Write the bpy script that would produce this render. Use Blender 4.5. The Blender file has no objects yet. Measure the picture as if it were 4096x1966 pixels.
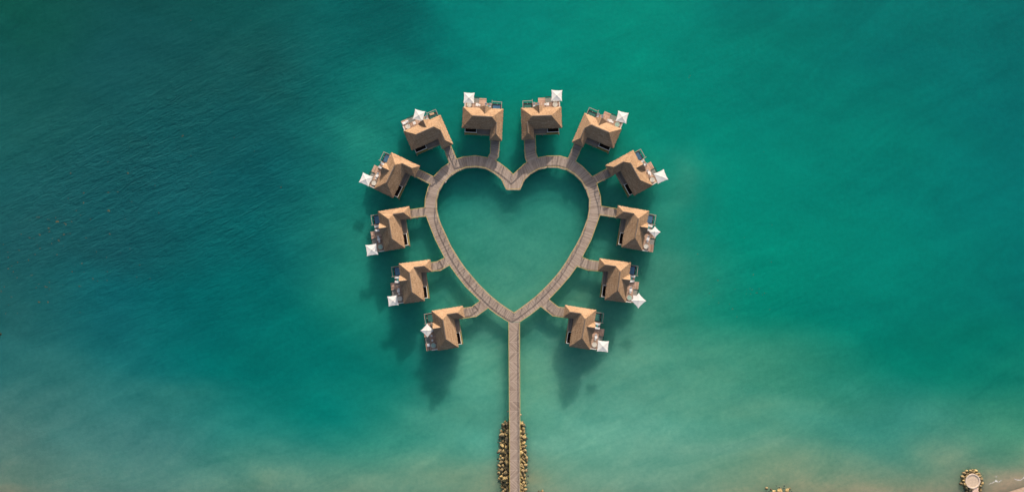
import bpy, bmesh, math, random
import numpy as np
from mathutils import Vector, Matrix, noise as mnoise
random.seed(7)
R = math.radians
S = bpy.context.scene
COL = S.collection

# ------------------------------------------------------------------ camera, sky, sun
DZ = 2.8                      # deck height above the water
HC = 300.0                    # camera height above the decks
NX, NY = 2048.0, 1220.0       # photo pixel straight below the drone
CY = (983.0 - NY) * 0.1
cam_d = bpy.data.cameras.new("camera"); cam = bpy.data.objects.new("camera", cam_d); COL.objects.link(cam)
cam.location = (0, CY, DZ + HC); cam.rotation_euler = (0, 0, 0)
cam_d.sensor_width = 36; cam_d.lens = 36 * HC / 409.6
cam_d.shift_y = (NY - 983.0) / 4096.0
cam_d.clip_start = 1; cam_d.clip_end = 6000
S.camera = cam

SUN_EL, SUN_AZ = R(17.2), R(12.5)
world = bpy.data.worlds.new("World"); S.world = world; world.use_nodes = True
nt = world.node_tree; bg = nt.nodes["Background"]
sky = nt.nodes.new("ShaderNodeTexSky"); sky.sky_type = 'NISHITA'; sky.sun_disc = False
sky.sun_elevation = SUN_EL; sky.sun_rotation = SUN_AZ; sky.air_density = 1.0; sky.dust_density = 4.5; sky.ozone_density = 1.0
nt.links.new(sky.outputs[0], bg.inputs[0]); bg.inputs[1].default_value = 0.115
sd = bpy.data.lights.new("sun", 'SUN'); sd.energy = 4.7; sd.angle = R(0.53); sd.color = (1.0, 0.88, 0.75)
sun = bpy.data.objects.new("sun", sd); COL.objects.link(sun)
sv = Vector((math.sin(SUN_AZ) * math.cos(SUN_EL), math.cos(SUN_AZ) * math.cos(SUN_EL), math.sin(SUN_EL)))
sun.rotation_euler = sv.to_track_quat('Z', 'Y').to_euler()
S.view_settings.view_transform = 'Standard'; S.view_settings.look = 'None'
S.view_settings.exposure = 0.64; S.view_settings.gamma = 1.0; S.view_settings.use_curve_mapping = False
S.render.engine = 'CYCLES'
S.cycles.use_denoising = True
S.cycles.max_bounces = 5; S.cycles.diffuse_bounces = 2; S.cycles.glossy_bounces = 2; S.cycles.transparent_max_bounces = 6

def W(px, py, z=0.0):
    """photo pixel -> world point at height z (ray from the drone)"""
    k = (DZ + HC - z) / HC * 0.1
    return Vector(((px - NX) * k, CY + (NY - py) * k, z))

# ------------------------------------------------------------------ materials
def lin(r, g, b):
    f = lambda c: (c / 255 / 12.92) if c / 255 <= 0.04045 else ((c / 255 + 0.055) / 1.055) ** 2.4
    return (f(r), f(g), f(b), 1)

class NT:
    def __init__(s, name):
        s.m = bpy.data.materials.new(name); s.m.use_nodes = True; s.t = s.m.node_tree
        s.b = s.t.nodes["Principled BSDF"]; s.out = s.t.nodes["Material Output"]
    def n(s, typ, **k):
        x = s.t.nodes.new(typ)
        for a, v in k.items(): setattr(x, a, v)
        return x
    def l(s, a, b): s.t.links.new(a, b)
    def math(s, op, a, b=None, c=None):
        x = s.n("ShaderNodeMath", operation=op)
        for i, v in enumerate((a, b, c)):
            if v is None: continue
            if isinstance(v, (int, float)): x.inputs[i].default_value = v
            else: s.l(v, x.inputs[i])
        return x.outputs[0]
    def mix(s, fac, a, b, mode='MIX'):
        x = s.n("ShaderNodeMix", data_type='RGBA', blend_type=mode)
        for i, v in ((0, fac), (6, a), (7, b)):
            if isinstance(v, (int, float)): x.inputs[i].default_value = v
            elif isinstance(v, tuple): x.inputs[i].default_value = v if len(v) == 4 else (*v, 1)
            else: s.l(v, x.inputs[i])
        return x.outputs[2]
    def noise(s, vec, scale, detail=3, rough=0.5, dist=0.0, sc=None):
        if sc is not None:
            mp = s.n("ShaderNodeMapping"); mp.inputs[3].default_value = sc
            s.l(vec, mp.inputs[0]); vec = mp.outputs[0]
        x = s.n("ShaderNodeTexNoise"); s.l(vec, x.inputs["Vector"])
        x.inputs["Scale"].default_value = scale; x.inputs["Detail"].default_value = detail
        x.inputs["Roughness"].default_value = rough; x.inputs["Distortion"].default_value = dist
        return x.outputs[0]
    def ramp(s, fac, stops):
        x = s.n("ShaderNodeValToRGB"); s.l(fac, x.inputs[0]); e = x.color_ramp.elements
        while len(e) < len(stops): e.new(0.5)
        for el, (p, c) in zip(e, stops):
            el.position = p; el.color = c if len(c) == 4 else (*c, 1)
        return x.outputs[0]
    def maprange(s, v, a, b, c, d):
        x = s.n("ShaderNodeMapRange"); s.l(v, x.inputs[0])
        for i, q in enumerate((a, b, c, d)): x.inputs[i + 1].default_value = q
        return x.outputs[0]
    def bump(s, h, strength, dist):
        x = s.n("ShaderNodeBump"); s.l(h, x.inputs["Height"]); x.inputs["Strength"].default_value = strength
        x.inputs["Distance"].default_value = dist; s.l(x.outputs[0], s.b.inputs["Normal"]); return x

def simple(name, col, rough=0.7, var=0.15, scale=3.0, metallic=0.0, spec=0.3, bump=0.0):
    M = NT(name); tc = M.n("ShaderNodeTexCoord")
    f = M.noise(tc.outputs["Object"], scale, 4, 0.6)
    lo = tuple(c * (1 - var) for c in col[:3]); hi = tuple(min(1, c * (1 + var)) for c in col[:3])
    M.l(M.ramp(f, [(0.3, lo), (0.7, hi)]), M.b.inputs["Base Color"])
    M.b.inputs["Roughness"].default_value = rough; M.b.inputs["Metallic"].default_value = metallic
    M.b.inputs["Specular IOR Level"].default_value = spec
    if bump: M.bump(f, bump, 0.05)
    return M.m

def plank_material(name, c_dark, c_mid, c_light, board=0.28, chevron=0.0, gap=0.10, wear=1.0):
    M = NT(name); uv = M.n("ShaderNodeUVMap"); sep = M.n("ShaderNodeSeparateXYZ"); M.l(uv.outputs[0], sep.inputs[0])
    u, v = sep.outputs[0], sep.outputs[1]
    ob = M.n("ShaderNodeObjectInfo")
    if chevron:
        bay = M.math('FLOOR', M.math('DIVIDE', u, chevron))
        par = M.math('FLOORED_MODULO', bay, 2.0)
        sgn = M.math('SUBTRACT', M.math('MULTIPLY', par, 2.0), 1.0)
        s_ = M.math('ADD', M.math('MULTIPLY', u, 0.72), M.math('MULTIPLY', M.math('MULTIPLY', v, 0.69), sgn))
        t_ = M.math('SUBTRACT', M.math('MULTIPLY', v, 0.72), M.math('MULTIPLY', M.math('MULTIPLY', u, 0.69), sgn))
        idx = M.math('ADD', M.math('FLOOR', M.math('DIVIDE', s_, board)), M.math('MULTIPLY', bay, 57.0))
    else:
        s_, t_ = u, v
        idx = M.math('FLOOR', M.math('DIVIDE', s_, board))
    wn = M.n("ShaderNodeTexWhiteNoise", noise_dimensions='2D'); cmb = M.n("ShaderNodeCombineXYZ")
    M.l(idx, cmb.inputs[0]); M.l(ob.outputs["Random"], cmb.inputs[1]); M.l(cmb.outputs[0], wn.inputs["Vector"])
    cm2 = M.n("ShaderNodeCombineXYZ"); M.l(s_, cm2.inputs[0]); M.l(t_, cm2.inputs[1])
    streak = M.noise(cm2.outputs[0], 1.0, 4, 0.65, 0.0, sc=(3.2, 0.55, 1))
    tc = M.n("ShaderNodeTexCoord")
    big = M.noise(tc.outputs["Object"], 0.22, 3, 0.6)
    f = M.math('ADD', M.math('MULTIPLY', wn.outputs[0], 0.42), M.math('MULTIPLY', streak, 0.75))
    f = M.math('ADD', f, M.math('MULTIPLY', big, 0.35 * wear))
    f = M.math('SUBTRACT', f, 0.27 * wear + 0.1)
    colr = M.ramp(f, [(0.12, c_dark), (0.42, c_mid), (0.8, c_light)])
    fr = M.math('FRACT', M.math('DIVIDE', s_, board))
    g = M.math('LESS_THAN', fr, gap)
    colr = M.mix(M.math('MULTIPLY', g, 0.62), colr, tuple(c * 0.25 for c in c_dark[:3]))
    if chevron:
        fb = M.math('FRACT', M.math('DIVIDE', u, chevron))
        colr = M.mix(M.math('MULTIPLY', M.math('LESS_THAN', fb, 0.05), 0.5), colr, tuple(min(1, c * 1.12) for c in c_light[:3]))
    M.l(colr, M.b.inputs["Base Color"]); M.b.inputs["Roughness"].default_value = 0.8
    M.b.inputs["Specular IOR Level"].default_value = 0.2
    M.bump(M.math('SUBTRACT', streak, M.math('MULTIPLY', g, 1.0)), 0.25, 0.02)
    return M.m

MAT = {}
MAT['deck'] = plank_material("weathered_deck_planks", (0.25, 0.192, 0.160), (0.365, 0.288, 0.240), (0.47, 0.385, 0.325), board=0.3)
MAT['jetty'] = plank_material("chevron_deck_planks", (0.26, 0.198, 0.165), (0.365, 0.285, 0.235), (0.46, 0.372, 0.31), board=0.3, chevron=3.93)
MAT['terrace'] = plank_material("warm_terrace_planks", (0.25, 0.145, 0.10), (0.50, 0.33, 0.245), (0.64, 0.45, 0.35), board=0.22, gap=0.08)
MAT['stairs'] = simple("grey_stair_boards", (0.30, 0.265, 0.245), 0.8, 0.3, 4)
MAT['rail'] = simple("yellowed_rail_wood", (0.50, 0.40, 0.13), 0.7, 0.25, 1.5)
MAT['fascia'] = simple("pink_grey_fascia_wood", (0.40, 0.30, 0.24), 0.8, 0.2, 1.5)
MAT['post'] = simple("dark_post_wood", (0.10, 0.085, 0.07), 0.8, 0.2, 3)
MAT['pile'] = simple("concrete_pile", (0.22, 0.21, 0.19), 0.9, 0.25, 2)
MAT['wall'] = simple("timber_wall", (0.33, 0.24, 0.16), 0.8, 0.2, 2)
MAT['moss'] = simple("mossy_yellow_ledge", (0.26, 0.21, 0.055), 0.85, 0.3, 2)
MAT['darkwood'] = simple("dark_stained_wood", (0.028, 0.024, 0.022), 0.6, 0.4, 3)
MAT['greywood'] = simple("silvered_wood", (0.33, 0.29, 0.25), 0.8, 0.2, 2)
MAT['whitewood'] = simple("white_painted_wood", (0.68, 0.63, 0.58), 0.6, 0.08, 2)
MAT['ridge'] = simple("grey_ridge_cap", (0.15, 0.12, 0.10), 0.8, 0.25, 2)
MAT['fabric'] = simple("white_canvas", (0.80, 0.78, 0.73), 0.85, 0.05, 1.0)
def canvas():
    M = NT("white_canvas"); M.b.inputs["Base Color"].default_value = (.78, .77, .74, 1); M.b.inputs["Roughness"].default_value = .9
    M.b.inputs["Specular IOR Level"].default_value = .1
    tr = M.n("ShaderNodeBsdfTranslucent"); tr.inputs[0].default_value = (.90, .88, .84, 1); mx = M.n("ShaderNodeMixShader"); mx.inputs[0].default_value = .14
    M.l(M.b.outputs[0], mx.inputs[1]); M.l(tr.outputs[0], mx.inputs[2]); M.l(mx.outputs[0], M.out.inputs[0]); return M.m
MAT['fabric'] = canvas()
MAT['cushion'] = simple("white_cushion", (0.78, 0.77, 0.76), 0.9, 0.06, 2.0)
MAT['tub'] = simple("cream_tub", (0.66, 0.62, 0.55), 0.3, 0.05, 2.0, spec=0.5)
MAT['teal'] = simple("teal_table_top", (0.02, 0.36, 0.36), 0.4, 0.1, 3.0)
MAT['glass'] = simple("dark_window_glass", (0.02, 0.03, 0.035), 0.08, 0.1, 1.0, spec=0.6)
MAT['steel'] = simple("dull_steel", (0.35, 0.36, 0.37), 0.35, 0.1, 2.0, metallic=0.8)
MAT['tan'] = simple("tan_cushion", (0.55, 0.36, 0.22), 0.85, 0.1, 2.0)
MAT['navy'] = simple("navy_cloth", (0.02, 0.03, 0.12), 0.85, 0.2, 3.0)
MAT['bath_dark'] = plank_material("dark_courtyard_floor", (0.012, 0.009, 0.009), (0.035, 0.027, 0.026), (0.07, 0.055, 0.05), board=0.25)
MAT['pool_blue'] = simple("blue_pool_water", (0.075, 0.17, 0.27), 0.06, 0.15, 0.8, spec=0.5)
MAT['pool_green'] = simple("green_pool_water", (0.05, 0.16, 0.13), 0.06, 0.15, 0.8, spec=0.5)
MAT['tub_water'] = simple("pale_tub_water", (0.36, 0.50, 0.42), 0.06, 0.08, 1.0, spec=0.5)
MAT['seaweed'] = simple("brown_seaweed", (0.095, 0.082, 0.04), 0.9, 0.4, 3.0)
MAT['stucco'] = simple("pale_rendered_stone", (0.58, 0.45, 0.34), 0.85, 0.12, 1.2)

def thatch():
    M = NT("palm_thatch"); tc = M.n("ShaderNodeTexCoord"); uv0 = M.n("ShaderNodeUVMap"); oi = M.n("ShaderNodeObjectInfo")
    class U: pass
    sh = M.n("ShaderNodeVectorMath", operation='ADD'); cx = M.n("ShaderNodeCombineXYZ"); M.l(M.math('MULTIPLY', oi.outputs["Random"], 37.0), cx.inputs[2])
    M.l(uv0.outputs[0], sh.inputs[0]); M.l(cx.outputs[0], sh.inputs[1]); uv = U(); uv.outputs = [sh.outputs[0]]
    band = M.noise(uv.outputs[0], 1.0, 4, 0.7, 0.4, sc=(0.35, 2.1, 1))
    fib = M.noise(uv.outputs[0], 1.0, 3, 0.7, 0.0, sc=(2.8, 1.6, 1))
    spot = M.noise(tc.outputs["Object"], 2.8, 5, 0.85)
    big = M.noise(tc.outputs["Object"], 0.35, 2, 0.5)
    f = M.math('ADD', M.math('MULTIPLY', band, 0.45), M.math('MULTIPLY', fib, 0.35))
    f = M.math('ADD', f, M.math('MULTIPLY', spot, 0.5)); f = M.math('ADD', f, M.math('MULTIPLY', big, 0.15))
    f = M.math('ADD', M.math('MULTIPLY', M.math('SUBTRACT', f, 0.72), 1.6), 0.49)
    f = M.math('ADD', f, M.math('MULTIPLY', oi.outputs["Random"], 0.07))
    c = M.ramp(f, [(0.15, (0.125, 0.075, 0.044)), (0.5, (0.290, 0.186, 0.113)), (0.85, (0.47, 0.325, 0.215))])
    M.l(c, M.b.inputs["Base Color"]); M.b.inputs["Roughness"].default_value = 0.95
    M.b.inputs["Specular IOR Level"].default_value = 0.1
    M.bump(f, 0.45, 0.18)
    return M.m
MAT['thatch'] = thatch()

def rock_mat():
    M = NT("limestone_rock"); tc = M.n("ShaderNodeTexCoord"); oi = M.n("ShaderNodeObjectInfo")
    a = M.noise(tc.outputs["Object"], 2.2, 5, 0.65)
    c1 = M.ramp(a, [(0.28, (0.05, 0.036, 0.013)), (0.48, (0.30, 0.215, 0.085)), (0.70, (0.58, 0.45, 0.22))])
    c2 = M.ramp(a, [(0.28, (0.04, 0.03, 0.014)), (0.50, (0.18, 0.135, 0.07)), (0.72, (0.40, 0.31, 0.18))])
    c = M.mix(oi.outputs["Random"], c1, c2)
    # wet dark band and algae close to the water line
    geo = M.n("ShaderNodeNewGeometry"); sp = M.n("ShaderNodeSeparateXYZ"); M.l(geo.outputs["Position"], sp.inputs[0])
    wet = M.maprange(sp.outputs[2], 0.1, 0.45, 0.75, 0.0)
    c = M.mix(wet, c, (0.05, 0.052, 0.028))
    M.l(c, M.b.inputs["Base Color"]); M.b.inputs["Roughness"].default_value = 0.85; M.bump(a, 0.5, 0.15)
    return M.m
MAT['rock'] = rock_mat()
MAT['rock_dark'] = simple("shade_dark_rock", (0.028, 0.022, 0.011), 0.8, 0.5, 2.5, bump=0.6)  # very dark base colour carries the shade in gaps between boulders
MAT['rock_wet'] = simple("submerged_rock", (0.07, 0.10, 0.08), 0.6, 0.4, 2.0)

def sand_mat():
    M = NT("beach_sand"); tc = M.n("ShaderNodeTexCoord")
    a = M.noise(tc.outputs["Object"], 0.6, 6, 0.6)
    c = M.ramp(a, [(0.3, (0.34, 0.23, 0.16)), (0.7, (0.52, 0.38, 0.28))])
    M.l(c, M.b.inputs["Base Color"]); M.b.inputs["Roughness"].default_value = 0.9; M.bump(a, 0.3, 0.1)
    return M.m
MAT['sand'] = sand_mat()

# ------------------------------------------------------------------ mesh helpers
def link(name, me, mats, parent=None, smooth=False):
    o = bpy.data.objects.new(name, me); COL.objects.link(o)
    if not isinstance(mats, (list, tuple)): mats = [mats]
    if len(me.materials) == 0:
        for m in mats: me.materials.append(m)
    if smooth:
        me.polygons.foreach_set("use_smooth", [True] * len(me.polygons))
    if parent is not None: o.parent = parent
    return o
def tag(o, label=None, cat=None, group=None, kind=None):
    if label: o['label'] = label
    if cat: o['category'] = cat
    if group: o['group'] = group
    if kind: o['kind'] = kind
    return o
def empty(name, loc=(0, 0, 0), rz=0.0):
    o = bpy.data.objects.new(name, None); COL.objects.link(o); o.location = loc; o.rotation_euler = (0, 0, rz)
    o.empty_display_size = 0.5; return o

class MB:
    """collects shapes with box-projected UVs"""
    def __init__(s): s.v = []; s.f = []; s.uv = []; s.mi = []
    def face(s, idx, uv=None, mi=0):
        s.f.append(tuple(idx)); s.mi.append(mi)
        if uv is None:
            p = [s.v[i] for i in idx]; n = (Vector(p[1]) - Vector(p[0])).cross(Vector(p[2]) - Vector(p[0]))
            a = max(range(3), key=lambda k: abs(n[k]))
            uv = [((q[1], q[2]) if a == 0 else (q[0], q[2]) if a == 1 else (q[0], q[1])) for q in p]
        s.uv.append(uv)
    def box(s, x0, x1, y0, y1, z0, z1, mi=0, rz=0.0, c=(0, 0), swap=False):
        x0, x1 = min(x0, x1), max(x0, x1); y0, y1 = min(y0, y1), max(y0, y1)
        b = len(s.v); cs, sn = math.cos(rz), math.sin(rz)
        for z in (z0, z1):
            for (x, y) in ((x0, y0), (x1, y0), (x1, y1), (x0, y1)):
                s.v.append((c[0] + x * cs - y * sn, c[1] + x * sn + y * cs, z))
        loc = [(x0, y0), (x1, y0), (x1, y1), (x0, y1)]
        top = [(q[1], q[0]) if swap else q for q in loc]
        s.face((b + 4, b + 5, b + 6, b + 7), top, mi); s.face((b + 3, b + 2, b + 1, b), top[::-1], mi)
        for i in range(4):
            j = (i + 1) % 4; s.face((b + i, b + j, b + 4 + j, b + 4 + i), None, mi)
        return s
    def beam(s, p, q, w, h, mi=0):
        p, q = Vector(p), Vector(q); d = (q - p).normalized()
        side = d.cross(Vector((0, 0, 1)))
        if side.length < 1e-4: side = Vector((1, 0, 0))
        side.normalize(); up = side.cross(d)
        b = len(s.v)
        for e in (p, q):
            for (i, j) in ((-1, -1), (1, -1), (1, 1), (-1, 1)): s.v.append(tuple(e + side * i * w / 2 + up * j * h / 2))
        s.face((b, b + 1, b + 2, b + 3), None, mi); s.face((b + 7, b + 6, b + 5, b + 4), None, mi)
        for i in range(4):
            j = (i + 1) % 4; s.face((b + j, b + i, b + 4 + i, b + 4 + j), None, mi)
        return s
    def tube(s, p, q, r0, r1=None, n=10, mi=0, cap=True):
        r1 = r0 if r1 is None else r1; p, q = Vector(p), Vector(q); d = (q - p).normalized()
        a = d.orthogonal().normalized(); c = d.cross(a); b = len(s.v)
        for e, r in ((p, r0), (q, r1)):
            for i in range(n):
                t = 2 * math.pi * i / n; s.v.append(tuple(e + (a * math.cos(t) + c * math.sin(t)) * r))
        for i in range(n):
            j = (i + 1) % n; s.face((b + i, b + j, b + n + j, b + n + i), None, mi)
        if cap: s.face(tuple(b + i for i in range(n))[::-1], None, mi); s.face(tuple(b + n + i for i in range(n)), None, mi)
        return s
    def lathe(s, c, prof, n=32, mi=0):
        b = len(s.v)
        for (r, z) in prof:
            for i in range(n):
                t = 2 * math.pi * i / n; s.v.append((c[0] + r * math.cos(t), c[1] + r * math.sin(t), c[2] + z))
        for k in range(len(prof) - 1):
            for i in range(n):
                j = (i + 1) % n; s.face((b + k * n + i, b + k * n + j, b + (k + 1) * n + j, b + (k + 1) * n + i), None, mi)
        s.face(tuple(b + i for i in range(n))[::-1], None, mi)
        s.face(tuple(b + (len(prof) - 1) * n + i for i in range(n)), None, mi)
        return s
    def poly(s, pts, z0, z1, mi=0):
        b = len(s.v); n = len(pts)
        for z in (z0, z1):
            for p in pts: s.v.append((p[0], p[1], z))
        s.face(tuple(b + n + i for i in range(n)), None, mi); s.face(tuple(b + i for i in range(n))[::-1], None, mi)
        for i in range(n):
            j = (i + 1) % n; s.face((b + i, b + j, b + n + j, b + n + i), None, mi)
        return s
    def mesh(s, name, flip=1, bevel=0.0):
        """flip=-1 mirrors x"""
        v = [(p[0] * flip, p[1], p[2]) for p in s.v]
        f = [t if flip > 0 else t[::-1] for t in s.f]
        me = bpy.data.meshes.new(name); me.from_pydata(v, [], f)
        uvl = me.uv_layers.new(name="UVMap"); k = 0
        for t, uv in zip(s.f, s.uv):
            for q in (uv if flip > 0 else uv[::-1]): uvl.data[k].uv = q; k += 1
        me.polygons.foreach_set("material_index", s.mi)
        me.update()
        if bevel:
            bm = bmesh.new(); bm.from_mesh(me)
            bmesh.ops.bevel(bm, geom=bm.edges[:], offset=bevel, segments=1, affect='EDGES', profile=0.5)
            bm.to_mesh(me); bm.free()
        return me
    def build(s, name, mats, parent=None, flip=1, bevel=0.0, smooth=False):
        return link(name, s.mesh(name, flip, bevel), mats, parent, smooth)

# ------------------------------------------------------------------ the sea
def srgb2lin(a):
    a = np.asarray(a, float) / 255.0
    return np.where(a <= 0.04045, a / 12.92, ((a + 0.055) / 1.055) ** 2.4)
XS = [0, 512, 1024, 1536, 2048, 2560, 3072, 3584, 4096]
YS = [0, 246, 492, 737, 983, 1229, 1475, 1720, 1966]
GRID = [
 [(12,82,70),(16,80,76),(12,84,80),(5,98,94),(0,128,114),(0,130,112),(0,112,102),(0,112,104),(0,98,94)],
 [(18,84,78),(18,80,80),(18,82,80),(8,104,100),(0,130,115),(2,134,114),(0,120,106),(0,110,102),(0,104,100)],
 [(25,90,86),(20,82,82),(15,84,85),(12,112,104),(15,132,112),(12,132,110),(0,120,106),(0,116,104),(0,106,102)],
 [(26,90,90),(22,84,87),(10,88,90),(22,124,108),(35,128,110),(40,136,114),(0,128,110),(0,120,108),(0,112,106)],
 [(28,86,88),(20,84,88),(6,96,95),(40,132,112),(52,134,114),(52,134,112),(0,130,110),(0,126,110),(0,114,106)],
 [(32,94,94),(12,94,98),(0,100,96),(30,130,110),(75,146,122),(70,138,114),(5,128,106),(0,124,108),(0,106,98)],
 [(42,108,106),(22,108,108),(0,106,100),(10,116,102),(82,152,126),(85,150,126),(60,142,116),(4,120,102),(12,118,100)],
 [(76,120,112),(66,124,118),(36,126,116),(55,142,122),(88,156,132),(94,160,138),(82,150,126),(62,140,122),(70,142,114)],
 [(100,128,112),(88,134,122),(92,142,122),(100,146,122),(128,152,122),(112,156,132),(126,148,118),(128,142,114),(158,142,118)],
]
BLOBS = [  # extra patches of clearer or siltier water: px, py, rx, ry, colour, weight
 (2060,1600,170,120,(98,166,138),.7),(1950,1480,120,110,(90,162,134),.6),(2180,1500,130,90,(98,160,130),.7),(2330,1760,260,60,(108,170,146),.6),
 (1930,1750,120,90,(84,164,142),.7),(1850,1660,300,50,(66,140,120),.4),(1300,1640,220,90,(0,116,106),.75),(1700,1150,60,60,(62,138,116),.6),
 (2250,1170,60,50,(84,142,112),.6),(2410,1120,60,40,(92,140,112),.5),(2720,700,60,150,(66,134,112),.6),(2650,1080,80,50,(70,140,116),.5),
 (2770,560,220,180,(0,134,116),.5),(1620,340,170,130,(8,130,114),.7),(1480,520,130,130,(34,132,114),.7),(1560,150,190,200,(6,88,84),.7),
 (2900,180,260,60,(0,122,106),.4),(3500,560,300,60,(0,122,106),.4),(3700,250,300,60,(0,104,100),.4),(3400,1200,260,60,(0,118,104),.5),
 (3850,1350,260,60,(0,112,96),.6),(2900,1650,300,50,(84,150,124),.4),(2900,1800,260,30,(112,160,138),.5),(3500,1700,200,40,(50,136,120),.5),
 (2160,1930,90,30,(152,160,124),.8),(700,1560,200,60,(58,122,112),.4),(3900,1910,260,50,(126,144,116),.5),(4060,1940,90,40,(168,146,120),.7),
 (260,1480,200,90,(56,112,106),.4),(1090,1400,240,110,(0,112,102),.4),(700,760,260,220,(14,88,92),.4),(3000,1620,160,30,(90,150,124),.4),
 (2000,950,170,150,(50,136,116),.6),(2080,1080,200,120,(74,144,120),.5),(2200,850,110,100,(50,138,116),.4),(0,1978,120,30,(128,128,104),.5),(3720,1966,480,28,(146,148,120),.65),(4050,1905,140,45,(156,148,122),.6),
 (1000,1940,120,20,(118,144,116),.25),(1800,1940,120,30,(112,146,118),.4),(3250,1960,200,14,(150,150,118),.5),
]
WATER_GAIN = (1.21, 1.14, 1.06)     # linear picture value -> base colour
def water_colour(px, py):
    """px, py arrays in photo pixels -> linear rgb the open water shows there"""
    G = srgb2lin(np.array(GRID)) ** 0.5
    n1 = np.array([mnoise.noise(Vector((x / 420.0, y / 260.0, 1.3))) for x, y in zip(px, py)])
    n2 = np.array([mnoise.noise(Vector((x / 420.0, y / 260.0, 9.1))) for x, y in zip(px, py)])
    n3 = np.array([mnoise.noise(Vector(((x * .94 + y * .34) / 230.0, (y * .94 - x * .34) / 62.0, 5.5))) for x, y in zip(px, py)])
    n4 = np.array([mnoise.noise(Vector(((x * .9 + y * .4) / 90.0, (y * .9 - x * .4) / 34.0, 2.5))) for x, y in zip(px, py)])
    wx = np.clip(px + 95 * n1 + 34 * n3, 0, 4095.9); wy = np.clip(py + 70 * n2 + 26 * n3 + 10 * n4, 0, 1965.9)
    fx = wx / 512.0; fy = wy / 245.75
    ix = np.clip(fx.astype(int), 0, 7); iy = np.clip(fy.astype(int), 0, 7)
    tx = (fx - ix); ty = (fy - iy)
    tx = (0.5 * tx + 0.5 * tx * tx * (3 - 2 * tx))[:, None]; ty = (0.5 * ty + 0.5 * ty * ty * (3 - 2 * ty))[:, None]
    c = (G[iy, ix] * (1 - tx) + G[iy, ix + 1] * tx) * (1 - ty) + (G[iy + 1, ix] * (1 - tx) + G[iy + 1, ix + 1] * tx) * ty
    for (bx, by, rx, ry, col, w) in BLOBS:
        d = ((wx - bx) / rx) ** 2 + ((wy - by) / ry) ** 2
        k = (w * np.exp(-d * 0.9))[:, None]
        c = c * (1 - k) + (srgb2lin(col) ** 0.5) * k
    c = c * (1 + 0.035 * n3 + 0.02 * n4)[:, None]
    return c ** 2
def build_water():
    gx = np.concatenate([[-1800, -1000, -600, -400, -280], np.linspace(-225, 225, 300), [280, 400, 600, 1000, 1800]])
    gy = np.concatenate([[-1600, -900, -500, -300, -180], np.linspace(-112, 112, 160), [180, 300, 500, 900, 1600]])
    nx, ny = len(gx), len(gy)
    X, Y = np.meshgrid(gx, gy); X = X.ravel(); Y = Y.ravel()
    k = (DZ + HC) / HC * 0.1
    px = X / k + NX; py = NY - (Y - CY) / k
    C = water_colour(px, py) / np.array(WATER_GAIN)
    me = bpy.data.meshes.new("sea_water")
    verts = [(x, y, 0.0) for x, y in zip(X, Y)]
    faces = [(j * nx + i, j * nx + i + 1, (j + 1) * nx + i + 1, (j + 1) * nx + i) for j in range(ny - 1) for i in range(nx - 1)]
    me.from_pydata(verts, [], faces)
    ca = me.color_attributes.new("silt", 'FLOAT_COLOR', 'POINT')
    buf = np.ones((len(verts), 4), np.float32); buf[:, :3] = np.clip(C, 0.0005, 1); ca.data.foreach_set("color", buf.ravel())
    # how choppy the surface is: open water to the left is rougher
    ch = np.exp(-(((px - 620) / 620) ** 2 + ((py - 800) / 520) ** 2)) * 1.0 + 0.30 * np.exp(-(((px - 1300) / 500) ** 2 + ((py - 250) / 350) ** 2)) + 0.15
    ch = ch + 0.12 * np.exp(-(((px - 2900) / 300) ** 2 + ((py - 1150) / 250) ** 2))
    at = me.attributes.new("chop", 'FLOAT', 'POINT'); at.data.foreach_set("value", ch.astype(np.float32))
    me.update()
    M = NT("sea_water"); b = M.b
    a1 = M.n("ShaderNodeAttribute", attribute_name="silt"); a2 = M.n("ShaderNodeAttribute", attribute_name="chop")
    tc = M.n("ShaderNodeTexCoord")
    mp = M.n("ShaderNodeMapping"); mp.inputs[2].default_value = (0, 0, R(-27)); M.l(tc.outputs["Object"], mp.inputs[0])
    w1 = M.noise(mp.outputs[0], 1.0, 4, 0.6, 0.6, sc=(0.13, 0.42, 1))
    w2 = M.noise(mp.outputs[0], 1.0, 3, 0.6, 0.3, sc=(0.50, 1.3, 1))
    w3 = M.noise(tc.outputs["Object"], 1.1, 3, 0.6)
    patch = M.noise(tc.outputs["Object"], 0.012, 3, 0.6)
    amp = M.math('MULTIPLY', a2.outputs["Fac"], M.maprange(patch, 0.35, 0.65, 0.55, 1.25))
    h = M.math('ADD', M.math('MULTIPLY', w1, 1.0), M.math('MULTIPLY', w2, 0.42))
    h = M.math('ADD', M.math('MULTIPLY', h, amp), M.math('MULTIPLY', w3, 0.05))
    bp = M.n("ShaderNodeBump"); bp.inputs["Strength"].default_value = 1.0; bp.inputs["Distance"].default_value = 0.60
    M.l(h, bp.inputs["Height"]); M.l(bp.outputs[0], b.inputs["Normal"])
    mott = M.noise(tc.outputs["Object"], 0.5, 5, 0.7)
    col = M.mix(1.0, a1.outputs["Color"], M.ramp(mott, [(0.25, (0.80, 0.90, 0.91)), (0.75, (1.16, 1.09, 1.08))]), 'MULTIPLY')
    pl = M.noise(mp.outputs[0], 1.0, 5, 0.62, 1.6, sc=(0.018, 0.05, 1))
    col = M.mix(1.0, col, M.ramp(pl, [(0.28, (0.72, 0.88, 0.89)), (0.5, (1, 1, 1)), (0.72, (1.28, 1.10, 1.08))]), 'MULTIPLY')
    M.l(col, b.inputs["Base Color"]); b.inputs["Roughness"].default_value = 0.12; b.inputs["IOR"].default_value = 1.33; b.inputs["Specular IOR Level"].default_value = 0.3
    b.subsurface_method = 'BURLEY'
    M.l(M.maprange(a2.outputs["Fac"], 0.15, 0.75, 0.96, 0.30), b.inputs["Subsurface Weight"])
    b.inputs["Subsurface Radius"].default_value = (0.8, 1.15, 1.0)
    b.inputs["Subsurface Scale"].default_value = 14.0
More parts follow.
